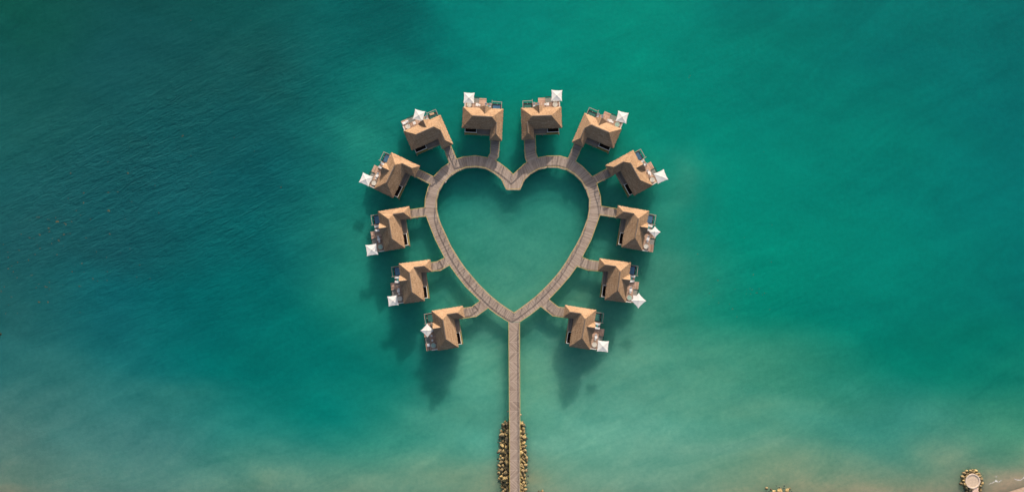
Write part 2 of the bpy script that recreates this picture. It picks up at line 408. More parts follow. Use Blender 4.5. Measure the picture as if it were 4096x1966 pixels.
    o = link("sea_water", me, M.m); tag(o, kind='structure')
build_water()

def build_beach():
    # ground sheet: sea bed below the water, rising to a beach beyond the lower edge of the picture
    gx = np.concatenate([[-1800, -600], np.linspace(-240, 240, 160), [600, 1800]])
    gy = np.concatenate([np.linspace(-140, -70, 70)[::1]]); gy = np.concatenate([[-1600, -500, -250, -170], gy])
    nx = len(gx); verts = []
    for y in gy:
        for x in gx:
            shore = -101.5 + 0.7 * math.sin(x * 0.045) + (5.4 * math.exp(-((x - 212) / 13.0) ** 2))
            d = shore - y
            z = (0.06 * d if d > 0 else 0.10 * d); z = max(-6, min(z, 3.5)) + 0.05 * mnoise.noise(Vector((x * 0.3, y * 0.3, 0)))
            verts.append((x, y, z))
    faces = [(j * nx + i, j * nx + i + 1, (j + 1) * nx + i + 1, (j + 1) * nx + i) for j in range(len(gy) - 1) for i in range(nx - 1)]
    me = bpy.data.meshes.new("beach"); me.from_pydata(verts, [], faces); me.update()
    tag(link("beach", me, MAT['sand'], smooth=True), kind='structure')
build_beach()

# ------------------------------------------------------------------ boardwalks
def offset(poly, d):
    """shift a polyline of 2-D points to its left by d"""
    out = []; n = len(poly)
    for i, p in enumerate(poly):
        ds = []
        if i > 0: ds.append((Vector(p[:2]) - Vector(poly[i - 1][:2])).normalized())
        if i < n - 1: ds.append((Vector(poly[i + 1][:2]) - Vector(p[:2])).normalized())
        ns = [Vector((-q.y, q.x)) for q in ds]; m = sum(ns, Vector((0, 0)))
        if m.length < 1e-6: m = ns[0]
        m.normalize(); k = d / max(0.45, m.dot(ns[0])); out.append(Vector(p[:2]) + m * k)
    return out
def arclen(poly):
    L = [0.0]
    for a, b in zip(poly[:-1], poly[1:]): L.append(L[-1] + (Vector(b[:2]) - Vector(a[:2])).length)
    return L
def at_len(poly, L, t):
    t = max(0, min(L[-1], t))
    for i in range(len(L) - 1):
        if t <= L[i + 1] + 1e-9:
            f = (t - L[i]) / max(1e-9, L[i + 1] - L[i]); return Vector(poly[i][:2]).lerp(Vector(poly[i + 1][:2]), f)
    return Vector(poly[-1][:2])
def proj_len(poly, L, p):
    best = (1e9, 0)
    for i in range(len(L) - 1):
        a, b = Vector(poly[i][:2]), Vector(poly[i + 1][:2]); ab = b - a
        f = max(0, min(1, (Vector(p[:2]) - a).dot(ab) / max(1e-9, ab.length_squared))); q = a + ab * f
        d = (q - Vector(p[:2])).length
        if d < best[0]: best = (d, L[i] + f * (L[i + 1] - L[i]))
    return best[1]
def ribbon(mb, A, B, keys, z0, z1, u0=0.0, step=1.5):
    """slab between polylines A and B; UV u runs along, v across (0 = A)"""
    LA, LB = arclen(A), arclen(B)
    ka = [proj_len(A, LA, k[0]) for k in keys]; kb = [proj_len(B, LB, k[1]) for k in keys]
    ta, tb = [], []
    # union of vertices of both lines and key points, mapped between the lines by the keys
    ts = set()
    for i in range(len(keys) - 1):
        n = max(1, int((ka[i + 1] - ka[i] + kb[i + 1] - kb[i]) / 2 / step))
        for j in range(n + 1): ts.add(round(i + j / n, 5))
        for L, kk in ((LA, ka), (LB, kb)):
            for l in L:
                if kk[i] < l < kk[i + 1]: ts.add(round(i + (l - kk[i]) / (kk[i + 1] - kk[i]), 5))
    ts = sorted(ts); pa = []; pb = []
    for t in ts:
        i = min(int(t), len(keys) - 2); f = t - i
        pa.append(at_len(A, LA, ka[i] * (1 - f) + ka[i + 1] * f)); pb.append(at_len(B, LB, kb[i] * (1 - f) + kb[i + 1] * f))
    b = len(mb.v); u = u0; us = []
    for i, (p, q) in enumerate(zip(pa, pb)):
        if i: u += ((p - pa[i - 1]).length + (q - pb[i - 1]).length) / 2
        us.append(u)
        mb.v += [(p.x, p.y, z1), (q.x, q.y, z1), (q.x, q.y, z0), (p.x, p.y, z0)]
    n = len(pa)
    for i in range(n - 1):
        w0 = (pa[i] - pb[i]).length; w1 = (pa[i + 1] - pb[i + 1]).length; k = b + 4 * i
        mb.face((k, k + 4, k + 5, k + 1), [(us[i], 0), (us[i + 1], 0), (us[i + 1], w1), (us[i], w0)], 0)
        mb.face((k + 1, k + 5, k + 6, k + 2), None, 1); mb.face((k + 3, k + 2, k + 6, k + 7), None, 1); mb.face((k, k + 3, k + 7, k + 4), None, 1)
    mb.face((b, b + 1, b + 2, b + 3), None, 1); k = b + 4 * (n - 1); mb.face((k + 3, k + 2, k + 1, k), None, 1)
    return u
def fix_normals(me):
    bm = bmesh.new(); bm.from_mesh(me); bmesh.ops.recalc_face_normals(bm, faces=bm.faces[:]); bm.to_mesh(me); bm.free()

RH = 1.28
def rail_parts(parent, lines, spacing=3.8, name='handrail'):
    """top rail and mid wire along each line, one post object per post"""
    for ln in lines:
        pts = [Vector(p[:2]) for p in ln]
        mb = MB(); w = 0.17
        L = offset(pts, w / 2); Rr = offset(pts, -w / 2); b = 0
        for p, q in zip(L, Rr): mb.v += [(p.x, p.y, DZ + RH), (q.x, q.y, DZ + RH), (q.x, q.y, DZ + RH - 0.17), (p.x, p.y, DZ + RH - 0.17)]
        n = len(L)
        for i in range(n - 1):
            k = 4 * i
            for e in range(4):
                f = (e + 1) % 4; mb.face((k + e, k + f, k + 4 + f, k + 4 + e))
        mb.face((0, 1, 2, 3)); k = 4 * (n - 1); mb.face((k + 3, k + 2, k + 1, k))
        o = mb.build(name, MAT['rail'], parent); fix_normals(o.data)
        Ls = arclen(pts); m = max(1, round(Ls[-1] / spacing))
        wb = MB()
        for zz in (0.35, 0.7):
            for p, q in zip(pts[:-1], pts[1:]): wb.beam((p.x, p.y, DZ + zz), (q.x, q.y, DZ + zz), 0.02, 0.02)
        wb.build('rail_wire', MAT['steel'], parent)
        for i in range(m + 1):
            p = at_len(pts, Ls, Ls[-1] * i / m)
            d = (at_len(pts, Ls, min(Ls[-1], Ls[-1] * i / m + 0.1)) - at_len(pts, Ls, max(0, Ls[-1] * i / m - 0.1)))
            po = link('post', POST_ME, MAT['post'], parent); po.location = (p.x, p.y, DZ); po.rotation_euler = (0, 0, math.atan2(d.y, d.x))
POST_ME = MB().box(-0.09, 0.09, -0.09, 0.09, -0.3, RH - 0.172).mesh('post'); POST_ME.materials.append(MAT['post'])
PILE_ME = MB().tube((0, 0, -4), (0, 0, DZ - 0.32), 0.22, n=12).mesh('pile'); PILE_ME.materials.append(MAT['pile'])
def pile(parent, x, y):
    o = link('pile', PILE_ME, MAT['pile'], parent); o.location = (x, y, 0)

OUT_L = [[(2052.6,696.9),(2034.4,678.8),(1998.8,651.1),(1980.4,641)],
         [(1950.7,630.3),(1905,622),(1855,626.4),(1826,635.5)],
         [(1797.3,650.7),(1767.2,671.1),(1734.8,706)],
         [(1720.6,734.8),(1712.2,749),(1700.6,793.4),(1699.2,828.9)],
         [(1703.9,861.9),(1725.8,918.6),(1742.5,960),(1778.4,1029.9)],
         [(1797.5,1058),(1827,1099.8),(1862,1144.5),(1920.5,1202.2)],
         [(1952.5,1229.7),(1986.8,1256.2),(2035.3,1287.2)]]
OUT_R = [[(2052.6,696.9),(2096.3,656.5),(2108.9,648.7)],
         [(2151.1,630.3),(2188.5,623.5),(2238,622.5),(2273,632.2)],
         [(2302.1,644.9),(2329.3,664.3),(2363.3,699.2),(2369.5,706)],
         [(2386.6,732.2),(2401.9,783.7),(2404.9,823.5)],
         [(2400.6,857.5),(2389.3,889.5),(2369.9,943.9),(2363.9,960),(2328.9,1027)],
         [(2308.5,1062.9),(2279.4,1103.7),(2240.6,1148.3),(2194.9,1196)],
         [(2163.5,1223.6),(2121.3,1257.2),(2078.9,1286.4)]]
IN_L = [(2053,755.8),(2027,755.5),(2005.6,712.8),(1976.5,688.5),(1941.6,671),(1901.7,665.2),(1863.9,668.2),(1828.5,681.4),(1796.5,703.1),(1770.7,732.2),(1753.1,764.8),
        (1744.3,801.2),(1744.3,833.2),(1746.2,844.9),(1754,875.9),(1763.7,901.2),(1781.2,938),(1799.8,979.4),(1819.2,1012.4),(1839.6,1044.5),(1862.9,1076.5),(1887.2,1105.6),
        (1912.4,1134.8),(1939.6,1161.9),(1968.4,1188.9),(1998,1212.4),(2028.6,1233.8),(2056.1,1250.1)]
IN_R = [(2053,755.8),(2078.8,755.5),(2097.3,715.7),(2121.6,692.4),(2155.5,674),(2192.4,665.2),(2231.3,666.2),(2268.2,675.9),(2301.2,696.3),(2328.3,724.5),(2347.7,757.5),
        (2360.2,796.3),(2358.3,837.1),(2352.4,872),(2341.7,903.1),(2326.2,941.9),(2305.6,981.4),(2291,1005.6),(2268.7,1043.5),(2247.4,1075.5),(2224,1104.7),(2197.9,1133.8),
        (2170.7,1161),(2141.7,1187.9),(2113.2,1210.3),(2082.6,1232.8),(2056.1,1250.1)]
KEYS_L = [((2052.6,696.9),(2053,755.8)),((1998.8,651.1),(1976.5,688.5)),((1905,622),(1901.7,665.2)),((1855,626.4),(1863.9,668.2)),((1797.3,650.7),(1822,686)),((1720.6,734.8),(1760,751)),
          ((1699.2,828.9),(1744.3,833.2)),((1725.8,918.6),(1766,904)),((1797.5,1058),(1832,1033)),((1862,1144.5),(1893,1113)),((1952.5,1229.7),(1977,1197)),((2035.3,1287.2),(2056.1,1250.1))]
KEYS_R = [((2052.6,696.9),(2053,755.8)),((2108.9,648.7),(2130,687)),((2188.5,623.5),(2192.4,665.2)),((2238,622.5),(2231.3,666.2)),((2302.1,644.9),(2278,681)),((2386.6,732.2),(2346,750)),
          ((2404.9,823.5),(2359,830)),((2389.3,889.5),(2348,882)),((2308.5,1062.9),(2276,1036)),((2240.6,1148.3),(2211,1119)),((2163.5,1223.6),(2140,1189)),((2078.9,1286.4),(2056.1,1250.1))]
ZR = DZ + RH
w2 = lambda pts, z=ZR: [W(p[0], p[1], z) for p in pts]
heart = empty('heart_boardwalk', W(2055, 983, 0))
tag(heart, 'heart-shaped weathered timber boardwalk on piles, closed at the cleft and tip', 'boardwalk')
def hp(o):   # keep world placement under the empty
    o.location = o.location - heart.location
hroot = heart
# all children are built in world coordinates, so the root sits at the origin
heart.location = (0, 0, 0)
mb = MB()
outL = [p for s_ in OUT_L for p in s_]; outR = [p for s_ in OUT_R for p in s_]
A_ = offset(w2(outL), -0.16); B_ = offset(w2(IN_L), 0.26)
A_[0] = W(2052.6, 696.9, ZR).xy + Vector((0, .2)); B_[0] = W(2053, 757.5, ZR).xy; A_[-1] = W(2035.3, 1287.2, ZR).xy; B_[-1] = W(2056.1, 1250.1, ZR).xy + Vector((0, .25))
ribbon(mb, A_, B_, [(W(*a, ZR), W(*b, ZR)) for a, b in KEYS_L], DZ - 0.32, DZ)
A2 = offset(w2(outR), 0.16); B2 = offset(w2(IN_R), -0.26)
A2[0] = A_[0]; B2[0] = B_[0]; A2[-1] = W(2078.9, 1286.4, ZR).xy; B2[-1] = B_[-1]
ribbon(mb, A2, B2, [(W(*a, ZR), W(*b, ZR)) for a, b in KEYS_R], DZ - 0.32, DZ, u0=400.0)
b = len(mb.v)
for p in (A_[-1], A2[-1], B_[-1]):
    mb.v.append((p.x, p.y, DZ)); mb.v.append((p.x, p.y, DZ - 0.32))
mb.face((b, b + 2, b + 4), [(mb.v[i][1], mb.v[i][0]) for i in (b, b + 2, b + 4)]); mb.face((b + 5, b + 3, b + 1), None, 1); mb.face((b, b + 1, b + 3, b + 2), None, 1)
dk = mb.build('deck', [MAT['deck'], MAT['fascia']], heart); fix_normals(dk.data)
rail_parts(heart, [w2(s_) for s_ in (OUT_L[0][::-1] + OUT_R[0][1:],)] + [w2(s_) for s_ in OUT_L[1:]] + [w2(s_) for s_ in OUT_R[1:]])
inner_ring = IN_L[1:] + IN_R[1:-1][::-1]
rail_parts(heart, [w2(IN_L[1:]), w2(IN_R[1:]), w2([(2027,755.5),(2078.8,755.5)])])
for (a, b2) in KEYS_L[1:] + KEYS_R[1:]:
    for (f) in (0.15, 0.85):
        p = W(*a, DZ).lerp(W(*b2, DZ), f); pile(heart, p.x, p.y)

# straight jetty
jet = empty('jetty'); tag(jet, 'long straight chevron-planked jetty from the heart tip to the shore', 'jetty')
mb = MB(); JL = w2([(2034.8,1288),(2036.9,1600),(2039.2,1966),(2041.3,2460)]); JR = w2([(2078.6,1288),(2080,1600),(2080.6,1966),(2081.9,2460)])
top = [W(2034.8, 1287, ZR), W(2078.6, 1287, ZR)]
A3 = [Vector((p.x - 0.1, p.y)) for p in JL]; B3 = [Vector((p.x + 0.1, p.y)) for p in JR]
ribbon(mb, A3, B3, [(A3[0], B3[0]), (A3[1], B3[1]), (A3[2], B3[2]), (A3[3], B3[3])], DZ - 0.33, DZ - 0.006, step=4)
dk = mb.build('deck', [MAT['jetty'], MAT['fascia']], jet); fix_normals(dk.data)
rail_parts(jet, [JL, JR])
for py_ in list(range(1310, 1700, 60)) + [1990, 2060, 2130, 2200, 2270, 2340]:
    for px_ in (2042, 2072): p = W(px_, py_, DZ); pile(jet, p.x, p.y)

VD = {  # villa descriptors
 'L1': 'lowest left villa', 'L2': 'second lowest left villa', 'L3': 'third lowest left villa', 'L4': 'upper left bend villa', 'L5': 'villa above the left lobe', 'L6': 'top villa left of the cleft',
 'R1': 'lowest right villa', 'R2': 'second lowest right villa', 'R3': 'third lowest right villa', 'R4': 'upper right bend villa', 'R5': 'villa above the right lobe', 'R6': 'top villa right of the cleft'}
GANG = {
 'L6': ([(1950.7,630.3),(1961.6,610.9),(1962.9,560.4)], [(1980.4,641),(1993.6,623.5),(1997.5,562.3)]),
 'L5': ([(1797.3,650.7),(1774.6,590.9)], [(1826,635.5),(1802.7,581.2)]),
 'L4': ([(1720.6,734.8),(1660,704)], [(1734.8,706),(1675.5,676.9)]),
 'L3': ([(1703.9,861.9),(1642.9,871.2)], [(1699.2,828.9),(1638.4,838.1)]),
 'L2': ([(1797.5,1058),(1761,1079.4),(1725,1084)], [(1778.4,1029.9),(1747.4,1045.4),(1722,1049.3)]),
 'L1': ([(1952.5,1229.7),(1904.2,1264.3),(1856.3,1271.5)], [(1920.5,1202.2),(1886.9,1226.6),(1850.2,1231.7)]),
 'R6': ([(2108.9,648.7),(2100.6,625.4),(2097.9,557.5)], [(2151.1,630.3),(2143.3,609.9),(2141.4,555.5)]),
 'R5': ([(2273,632.2),(2297.9,575)], [(2302.1,644.9),(2327.4,586.6)]),
 'R4': ([(2369.5,706),(2429.3,673)], [(2386.6,732.2),(2442,704.5)]),
 'R3': ([(2404.9,823.5),(2471.8,835.1)], [(2400.6,857.5),(2468,867.5)]),
 'R2': ([(2328.9,1027),(2358,1039.6),(2398.8,1044.5)], [(2308.5,1062.9),(2350.3,1078.6),(2396.9,1083.3)]),
 'R1': ([(2194.9,1196),(2232.5,1226.6),(2260,1229.5)], [(2163.5,1223.6),(2212.1,1261.8),(2260,1269)])}
for key, (la, lb) in GANG.items():
    g = empty('gangway'); tag(g, 'short railed plank gangway to the ' + VD[key], 'gangway', 'gangways from the heart boardwalk to the villas')
    pa, pb = w2(la), w2(lb)
    ea = pa[-1] + (pa[-1] - pa[-2]).normalized() * 1.8; eb = pb[-1] + (pb[-1] - pb[-2]).normalized() * 1.8
    qa, qb = pa + [ea], pb + [eb]
    # outward side of each line
    s_ = 1 if (Vector((qa[1] - qa[0]).xy).x * (qb[0] - qa[0]).y - (qa[1] - qa[0]).y * (qb[0] - qa[0]).x) < 0 else -1
    oa = offset(qa, 0.16 * s_); ob_ = offset(qb, -0.16 * s_)
    mid = (oa[0] + ob_[0]) / 2; fwd = ((qa[1] - qa[0]).xy.normalized() + (qb[1] - qb[0]).xy.normalized()).normalized()
    oa[0] = oa[0] - fwd * 0.15; ob_[0] = ob_[0] - fwd * 0.15
    mb = MB(); n = min(len(qa), len(qb)); ks = [(oa[0], ob_[0])] + ([(oa[1], ob_[1])] if n > 3 else []) + [(oa[-1], ob_[-1])]
    ribbon(mb, oa, ob_, ks, DZ - 0.33, DZ - 0.006, u0=random.random() * 50)
    dk = mb.build('deck', [MAT['deck'], MAT['fascia']], g); fix_normals(dk.data)
    rail_parts(g, [qa, qb], spacing=3.0)
    for f in (0.5,):
        for q in (oa, ob_):
            L_ = arclen(q); p = at_len(q, L_, L_[-1] * f); pile(g, p.x, p.y)

# ------------------------------------------------------------------ villas
T = 0.82; EZ = DZ + 3.2        # roof pitch and eave height
def hroof(u, v):
    dm = min(u + 8.0, 8.0 - u, v + 4.2, 4.2 - v); dw = min(u - 3.2, 8.0 - u, v + 8.4, 4.2 - v)
    return max(dm, dw)
def roof_mesh(flip):
    c = 0.2; nu, nv = 80, 63; rnd = random.Random(3)
    inside = lambda i, j: (0 <= i <= nu and 0 <= j <= nv and (j >= 21 or i >= 56))
    idx = {}; verts = []; hh = {}
    for i in range(nu + 1):
        for j in range(nv + 1):
            if not inside(i, j): continue
            u, v = -8 + i * c, -8.4 + j * c; h = hroof(u, v); edge = h < 1e-4
            ju = rnd.uniform(-0.05, 0.05); jv = rnd.uniform(-0.05, 0.05); jz = rnd.uniform(-0.035, 0.035)
            if edge: ju, jv, jz = rnd.uniform(-0.15, 0.15), rnd.uniform(-0.15, 0.15), rnd.uniform(-0.08, 0.04)
            # thatch swells a little between ridge and eave
            z = h * T + (0.04 * math.sin(min(1, h / 4.2) * math.pi))
            idx[i, j] = len(verts); hh[i, j] = h; verts.append(((u + ju) * flip, v + jv, z + jz))
    faces = []; uvs = []
    def uvof(ids):
        ps = [(-8 + a * c, -8.4 + b_ * c) for a, b_ in ids]; hs = [hh[q] for q in ids]
        # slope direction of this triangle
        (u0, v0), (u1, v1), (u2, v2) = ps; h0, h1, h2 = hs
        det = (u1 - u0) * (v2 - v0) - (u2 - u0) * (v1 - v0)
        gu = ((h1 - h0) * (v2 - v0) - (h2 - h0) * (v1 - v0)) / det; gv = ((u1 - u0) * (h2 - h0) - (u2 - u0) * (h1 - h0)) / det
        if abs(gu) > abs(gv): return [(q[1] + 30, q[0] * 1.25) for q in ps]
        return [(q[0], q[1] * 1.25) for q in ps]
    for i in range(nu):
        for j in range(nv):
            q = [(i, j), (i + 1, j), (i + 1, j + 1), (i, j + 1)]
            if not all(inside(*p) for p in q): continue
            if j < 21 and i < 56: continue
            uc, vc = -8 + (i + .5) * c, -8.4 + (j + .5) * c; hc = hroof(uc, vc)
            d1 = abs((hh[q[0]] + hh[q[2]]) / 2 - hc); d2 = abs((hh[q[1]] + hh[q[3]]) / 2 - hc)
            tris = [(q[0], q[1], q[2]), (q[0], q[2], q[3])] if d1 <= d2 else [(q[0], q[1], q[3]), (q[1], q[2], q[3])]
            for t in tris:
                uv = uvof(t); ids = [idx[p] for p in t]
                if flip < 0: ids = ids[::-1]; uv = uv[::-1]
                faces.append(ids); uvs.append(uv)
    # skirt: thick ragged thatch edge and underside
    ring = [(i, 21) for i in range(0, 57)] + [(56, j) for j in range(20, -1, -1)] + [(i, 0) for i in range(57, 81)] + [(80, j) for j in range(1, 64)] + [(i, 63) for i in range(79, -1, -1)] + [(0, j) for j in range(62, 21, -1)]
    n = len(ring); base = len(verts)
    for p in ring:
        x, y, z = verts[idx[p]]; verts.append((x, y, z - 0.26 + rnd.uniform(-0.06, 0.06)))
    for k in range(n):
        a, b_ = ring[k], ring[(k + 1) % n]; f = [idx[a], base + k, base + (k + 1) % n, idx[b_]]
        uv = [(k * .2, 0), (k * .2, .4), (k * .2 + .2, .4), (k * .2 + .2, 0)]
        if flip < 0: f = f[::-1]; uv = uv[::-1]
        faces.append(f); uvs.append(uv)
    und = [base + k for k in range(n)]
    und = und[::-1] if flip > 0 else und
    faces.append(und); uvs.append([(0, 0)] * n)
    me = bpy.data.meshes.new('roof'); me.from_pydata(verts, [], faces); l = me.uv_layers.new(name='UVMap'); k = 0
    for uv in uvs:
        for q in uv: l.data[k].uv = q; k += 1
    me.update(); me.materials.append(MAT['thatch']); return me

def dormer_mesh(flip):
    u0, hw, back, front = 0.9, 2.4, 1.35, 4.55; mb = MB(); n = 12; rnd = random.Random(5); hz = T * 2.85 + 0.12
    for s in (-1, 1):
        rows = []
        for a in range(n + 1):
            row = []
            f = a / n                                  # 0 at ridge, 1 at base corner
            vb = back + (4.2 - back) * f - 0.25         # tucked a little into the main slope
            for k in range(n + 1):
                g = k / n; v = vb + (front - vb) * g
                u = u0 + s * hw * f; z = hz * (1 - f)
                j = 0.03
                row.append(len(mb.v)); mb.v.append((u + rnd.uniform(-j, j), v + rnd.uniform(-j, j) + (rnd.uniform(-.05, .05) if k == n else 0), z + rnd.uniform(-j, j)))
            rows.append(row)
        for a in range(n):
            for k in range(n):
                q = [rows[a][k], rows[a][k + 1], rows[a + 1][k + 1], rows[a + 1][k]]
                if s > 0: q = q[::-1]
                mb.face(q, [(mb.v[i][1] + 60, mb.v[i][0] * 1.3) for i in q])
        # front thickness
        for a in range(n):
            p, q = mb.v[rows[a][n]], mb.v[rows[a + 1][n]]; b_ = len(mb.v)
            mb.v += [p, q, (q[0], q[1] - 0.02, q[2] - 0.25), (p[0], p[1] - 0.02, p[2] - 0.25)]
            mb.face((b_, b_ + 1, b_ + 2, b_ + 3) if s > 0 else (b_ + 3, b_ + 2, b_ + 1, b_))
    me = mb.mesh('dormer_roof', flip); me.materials.append(MAT['thatch']); return me

PR = {}   # part meshes, one set for each handedness
def villa_meshes(fl):
    P = {}
    def put(name, mb, *mats, bevel=0):
        me = mb.mesh(name, fl, bevel)
        for m in mats: me.materials.append(MAT[m])
        P[name] = me
    P['roof'] = roof_mesh(fl); P['dormer_roof'] = dormer_mesh(fl)
    z0 = 0.0   # local z: 0 at the deck top
    E = 3.2
    hr = T * 4.2 + 0.03; hw_ = T * 2.4 + 0.08
    put('ridge_cap', MB().beam((-3.85, 0, E + hr), (3.85, 0, E + hr), 0.36, 0.16), 'ridge')
    put('wing_ridge_cap', MB().beam((5.6, -1.7, E + hw_), (5.6, -6.0, E + hw_), 0.28, 0.14), 'ridge')
    put('dormer_ridge_cap', MB().beam((0.9, 1.2, E + T * 2.85 + .14), (0.9, 4.5, E + T * 2.85 + .14), 0.16, 0.12), 'ridge')
    put('gable', MB().poly([(0, 0), (0, 0), (0, 0)], 0, 0) if False else gable_mb(E), 'wall')
    # walls: main block and wing
    w = MB(); w.box(-7.2, 7.2, -3.45, 3.45, 0, E - 0.28); w.box(3.9, 7.19, -7.6, -3.46, 0, E - 0.28); put('wall', w, 'wall')
    # glass doors to the terrace and entrance door
    for k, (a, b_) in enumerate(((-6.4, -3.2), (-2.4, 3.0), (3.8, 6.6))):
        g = MB(); g.box(a, b_, 3.46, 3.52, 0.02, 2.25); put('glass_door_%d' % k, g, 'glass')
    put('entrance_door', MB().box(4.9, 6.1, -7.66, -7.61, 0.02, 2.1), 'darkwood')
    # decks
    d = MB(); d.box(-7.7, 3.25, 3.6, 7.0, -0.32, -0.012, swap=False); d.box(3.25, 7.1, 3.6, 4.3, -0.32, -0.012); put('terrace', d, 'terrace')
    d = MB(); d.box(0.9, -2.0, 7.02, 9.0, -0.75, -0.42, swap=True); put('swim_platform', d, 'terrace')
    d = MB(); d.box(-4.62, -7.55, 7.02, 9.0, -0.52, -0.2, swap=True); put('sun_platform', d, 'terrace')
    st = MB()
    for k in range(6): st.box(-4.6 + k * 0.43, -4.6 + k * 0.43 + 0.34, 7.04, 8.75, -0.30 - k * 0.09, -0.24 - k * 0.09)
    st.beam((-4.6, 7.06, -.45), (-2.02, 7.06, -.9), .06, .2); st.beam((-4.6, 8.78, -.45), (-2.02, 8.78, -.9), .06, .2)
    put('stairs', st, 'stairs')
    sr = MB(); sr.beam((-4.7, 8.95, .75), (-1.95, 8.95, .75), .16, .1)
    for u in (-4.65, -3.3, -2.0): sr.beam((u, 8.95, -1.2), (u, 8.95, .75), .08, .08)
    for zz in (.1, .4): sr.beam((-4.7, 8.95, zz), (-1.95, 8.95, zz), .04, .04)
    put('stair_rail', sr, 'darkwood')
    # plunge pool with dark rim; open timber frame beyond it
    p = MB(); p.box(3.3, 7.0, 4.32, 6.95, -1.1, -0.45); 
    p.box(3.3, 3.62, 4.32, 6.95, -0.45, 0.02); p.box(6.68, 7.0, 4.32, 6.95, -0.45, 0.02); p.box(3.62, 6.68, 6.55, 6.95, -0.45, 0.018); p.box(3.62, 6.68, 4.32, 4.4, -0.45, 0.018)
    put('plunge_pool', p, 'darkwood')
    put('pool_water', MB().box(3.63, 6.67, 4.41, 6.54, -0.44, -0.06), 'pool_blue')
    put('pool_ornament', MB().lathe((5.3, 6.78, 0.02), [(0.10, 0), (0.12, .05), (0.07, .13), (0.01, .15)], 12), 'whitewood')  # small white dot ornament on the dark pool rim, not a lamp
    f = MB()
    f.beam((3.2, 7.55, 1.0), (7.15, 7.55, 1.0), .19, .1); f.beam((7.1, 4.35, 1.0), (7.1, 7.6, 1.0), .2, .1); f.beam((3.25, 6.2, 1.0), (3.25, 8.1, 1.0), .18, .1)
    for (u, v) in ((3.25, 7.55), (7.1, 7.55), (7.1, 5.9), (3.25, 6.3)): f.beam((u, v, -.6), (u, v, .95), .1, .1)
    for zz in (.35, .7): f.beam((7.1, 4.4, zz), (7.1, 7.5, zz), .03, .03); f.beam((3.2, 7.55, zz), (7.1, 7.55, zz), .03, .03)
    f.beam((3.25, 6.9, -.25), (3.25, 7.6, -.25), .12, .2); f.beam((7.04, 6.9, -.25), (7.04, 7.6, -.25), .12, .2)
    put('pool_rail', f, 'greywood')
    # soaking tub in its timber bay
    put('soaking_tub', MB().lathe((-5.8, 5.85, 0), [(0.80, 0), (0.96, .05), (1.0, .55), (0.97, .6), (0.90, .6), (0.86, .52)], 40), 'tub')
    put('tub_water', MB().lathe((-5.8, 5.85, .50), [(0.87, 0), (0.87, .05)], 40), 'tub_water')
    t = MB(); t.beam((-4.72, 4.2, 1.5), (-4.72, 7.1, 1.5), .09, .09); t.beam((-4.72, 7.0, 1.5), (-7.5, 7.0, 1.5), .09, .09)
    for (u, v) in ((-4.72, 7.0), (-7.5, 7.0), (-4.72, 4.6)): t.beam((u, v, 0), (u, v, 1.5), .09, .09)
    put('tub_frame', t, 'greywood')
    put('tub_ledge', MB().box(-7.72, -7.32, 3.7, 6.8, 0.01, .5).box(-7.32, -4.9, 4.0, 4.35, 0.01, .42), 'whitewood')
    # service deck and walled bath court at the back
    d = MB(); d.box(-6.95, 3.88, -5.9, -3.47, -0.32, -0.012, swap=True); put('back_deck', d, 'deck', bevel=0)
    m = MB(); m.box(-6.94, -2.0, -5.86, -5.46, -0.008, 0.05); put('edge_ledge', m, 'moss')
    m = MB(); m.beam((-1.95, -5.82, .95), (3.8, -5.82, .95), .11, .1)
    for u in (-1.9, 0.9, 3.7): m.beam((u, -5.82, 0), (u, -5.82, .9), .1, .1)
    put('back_rail', m, 'rail')
    c = MB(); c.box(-6.9, -2.2, -5.44, -5.30, 0, 1.7); c.box(-6.9, -6.76, -5.30, -3.48, 0, 1.7); c.box(-2.34, -2.2, -5.30, -3.48, 0, 1.7); put('court_wall', c, 'moss')
    c = MB(); c.box(-6.95, -2.15, -5.48, -5.26, 1.70, 1.78); c.box(-6.95, -6.71, -5.26, -3.48, 1.70, 1.78); c.box(-2.39, -2.15, -5.26, -3.48, 1.70, 1.78); put('court_coping', c, 'whitewood')
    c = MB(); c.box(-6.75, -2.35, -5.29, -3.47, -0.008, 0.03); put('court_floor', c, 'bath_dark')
    P['_door'] = None; del P['_door']
    return P
def gable_mb(E):
    g = MB(); u0, hw, hz = 0.9, 2.1, T * 2.85 - 0.25; b_ = 0
    for v in (4.0, 4.15): g.v += [(u0 - hw, v, E), (u0 + hw, v, E), (u0, v, E + hz)]
    g.face((0, 1, 2)); g.face((5, 4, 3)); g.face((0, 3, 4, 1)); g.face((1, 4, 5, 2)); g.face((2, 5, 3, 0)); return g
for fl in (1, -1): PR[fl] = villa_meshes(fl)
MAT['_'] = None; del MAT['_']
CORN = {   # photo pixels of roof corners: far-front, wing-front, wing-back, far-back
 'L5': ((1615.5,523.5),(1761.2,462.1),(1810.2,574.5),(1648.3,600)), 'L6': ((1853.9,428.9),(2012.4,437.9),(2004.4,560.7),(1849.8,511.4)),
 'L4': ((1497.7,753.1),(1566,610),(1678.8,664.8),(1572,790)), 'L3': ((1537.1,1002.2),(1513.8,845.9),(1635.5,826.1),(1620,989.6)),
 'L2': ((1615.5,1211.3),(1595.1,1054),(1720.4,1038.4),(1699,1202.5)), 'L1': ((1752,1399.6),(1728.7,1241.4),(1848.2,1224.3),(1834.6,1387.4)),
 'R6': ((2243,428.2),(2086.4,435),(2090,556.3),(2245.4,510.2)), 'R5': ((2483.3,516.3),(2338.8,454.9),(2292.7,566),(2451.7,591.5)),
 'R4': ((2607.2,739.9),(2530.5,602.6),(2426.6,662.2),(2536.9,780.3)), 'R3': ((2566.8,998),(2593.4,845.6),(2474,825.2),(2488.5,984.5)),
 'R2': ((2500,1205.1),(2518.8,1051.7),(2402.3,1035.6),(2421.4,1195.4)), 'R1': ((2357.7,1395.1),(2381,1240.8),(2263.9,1222.3),(2280,1381.6))}
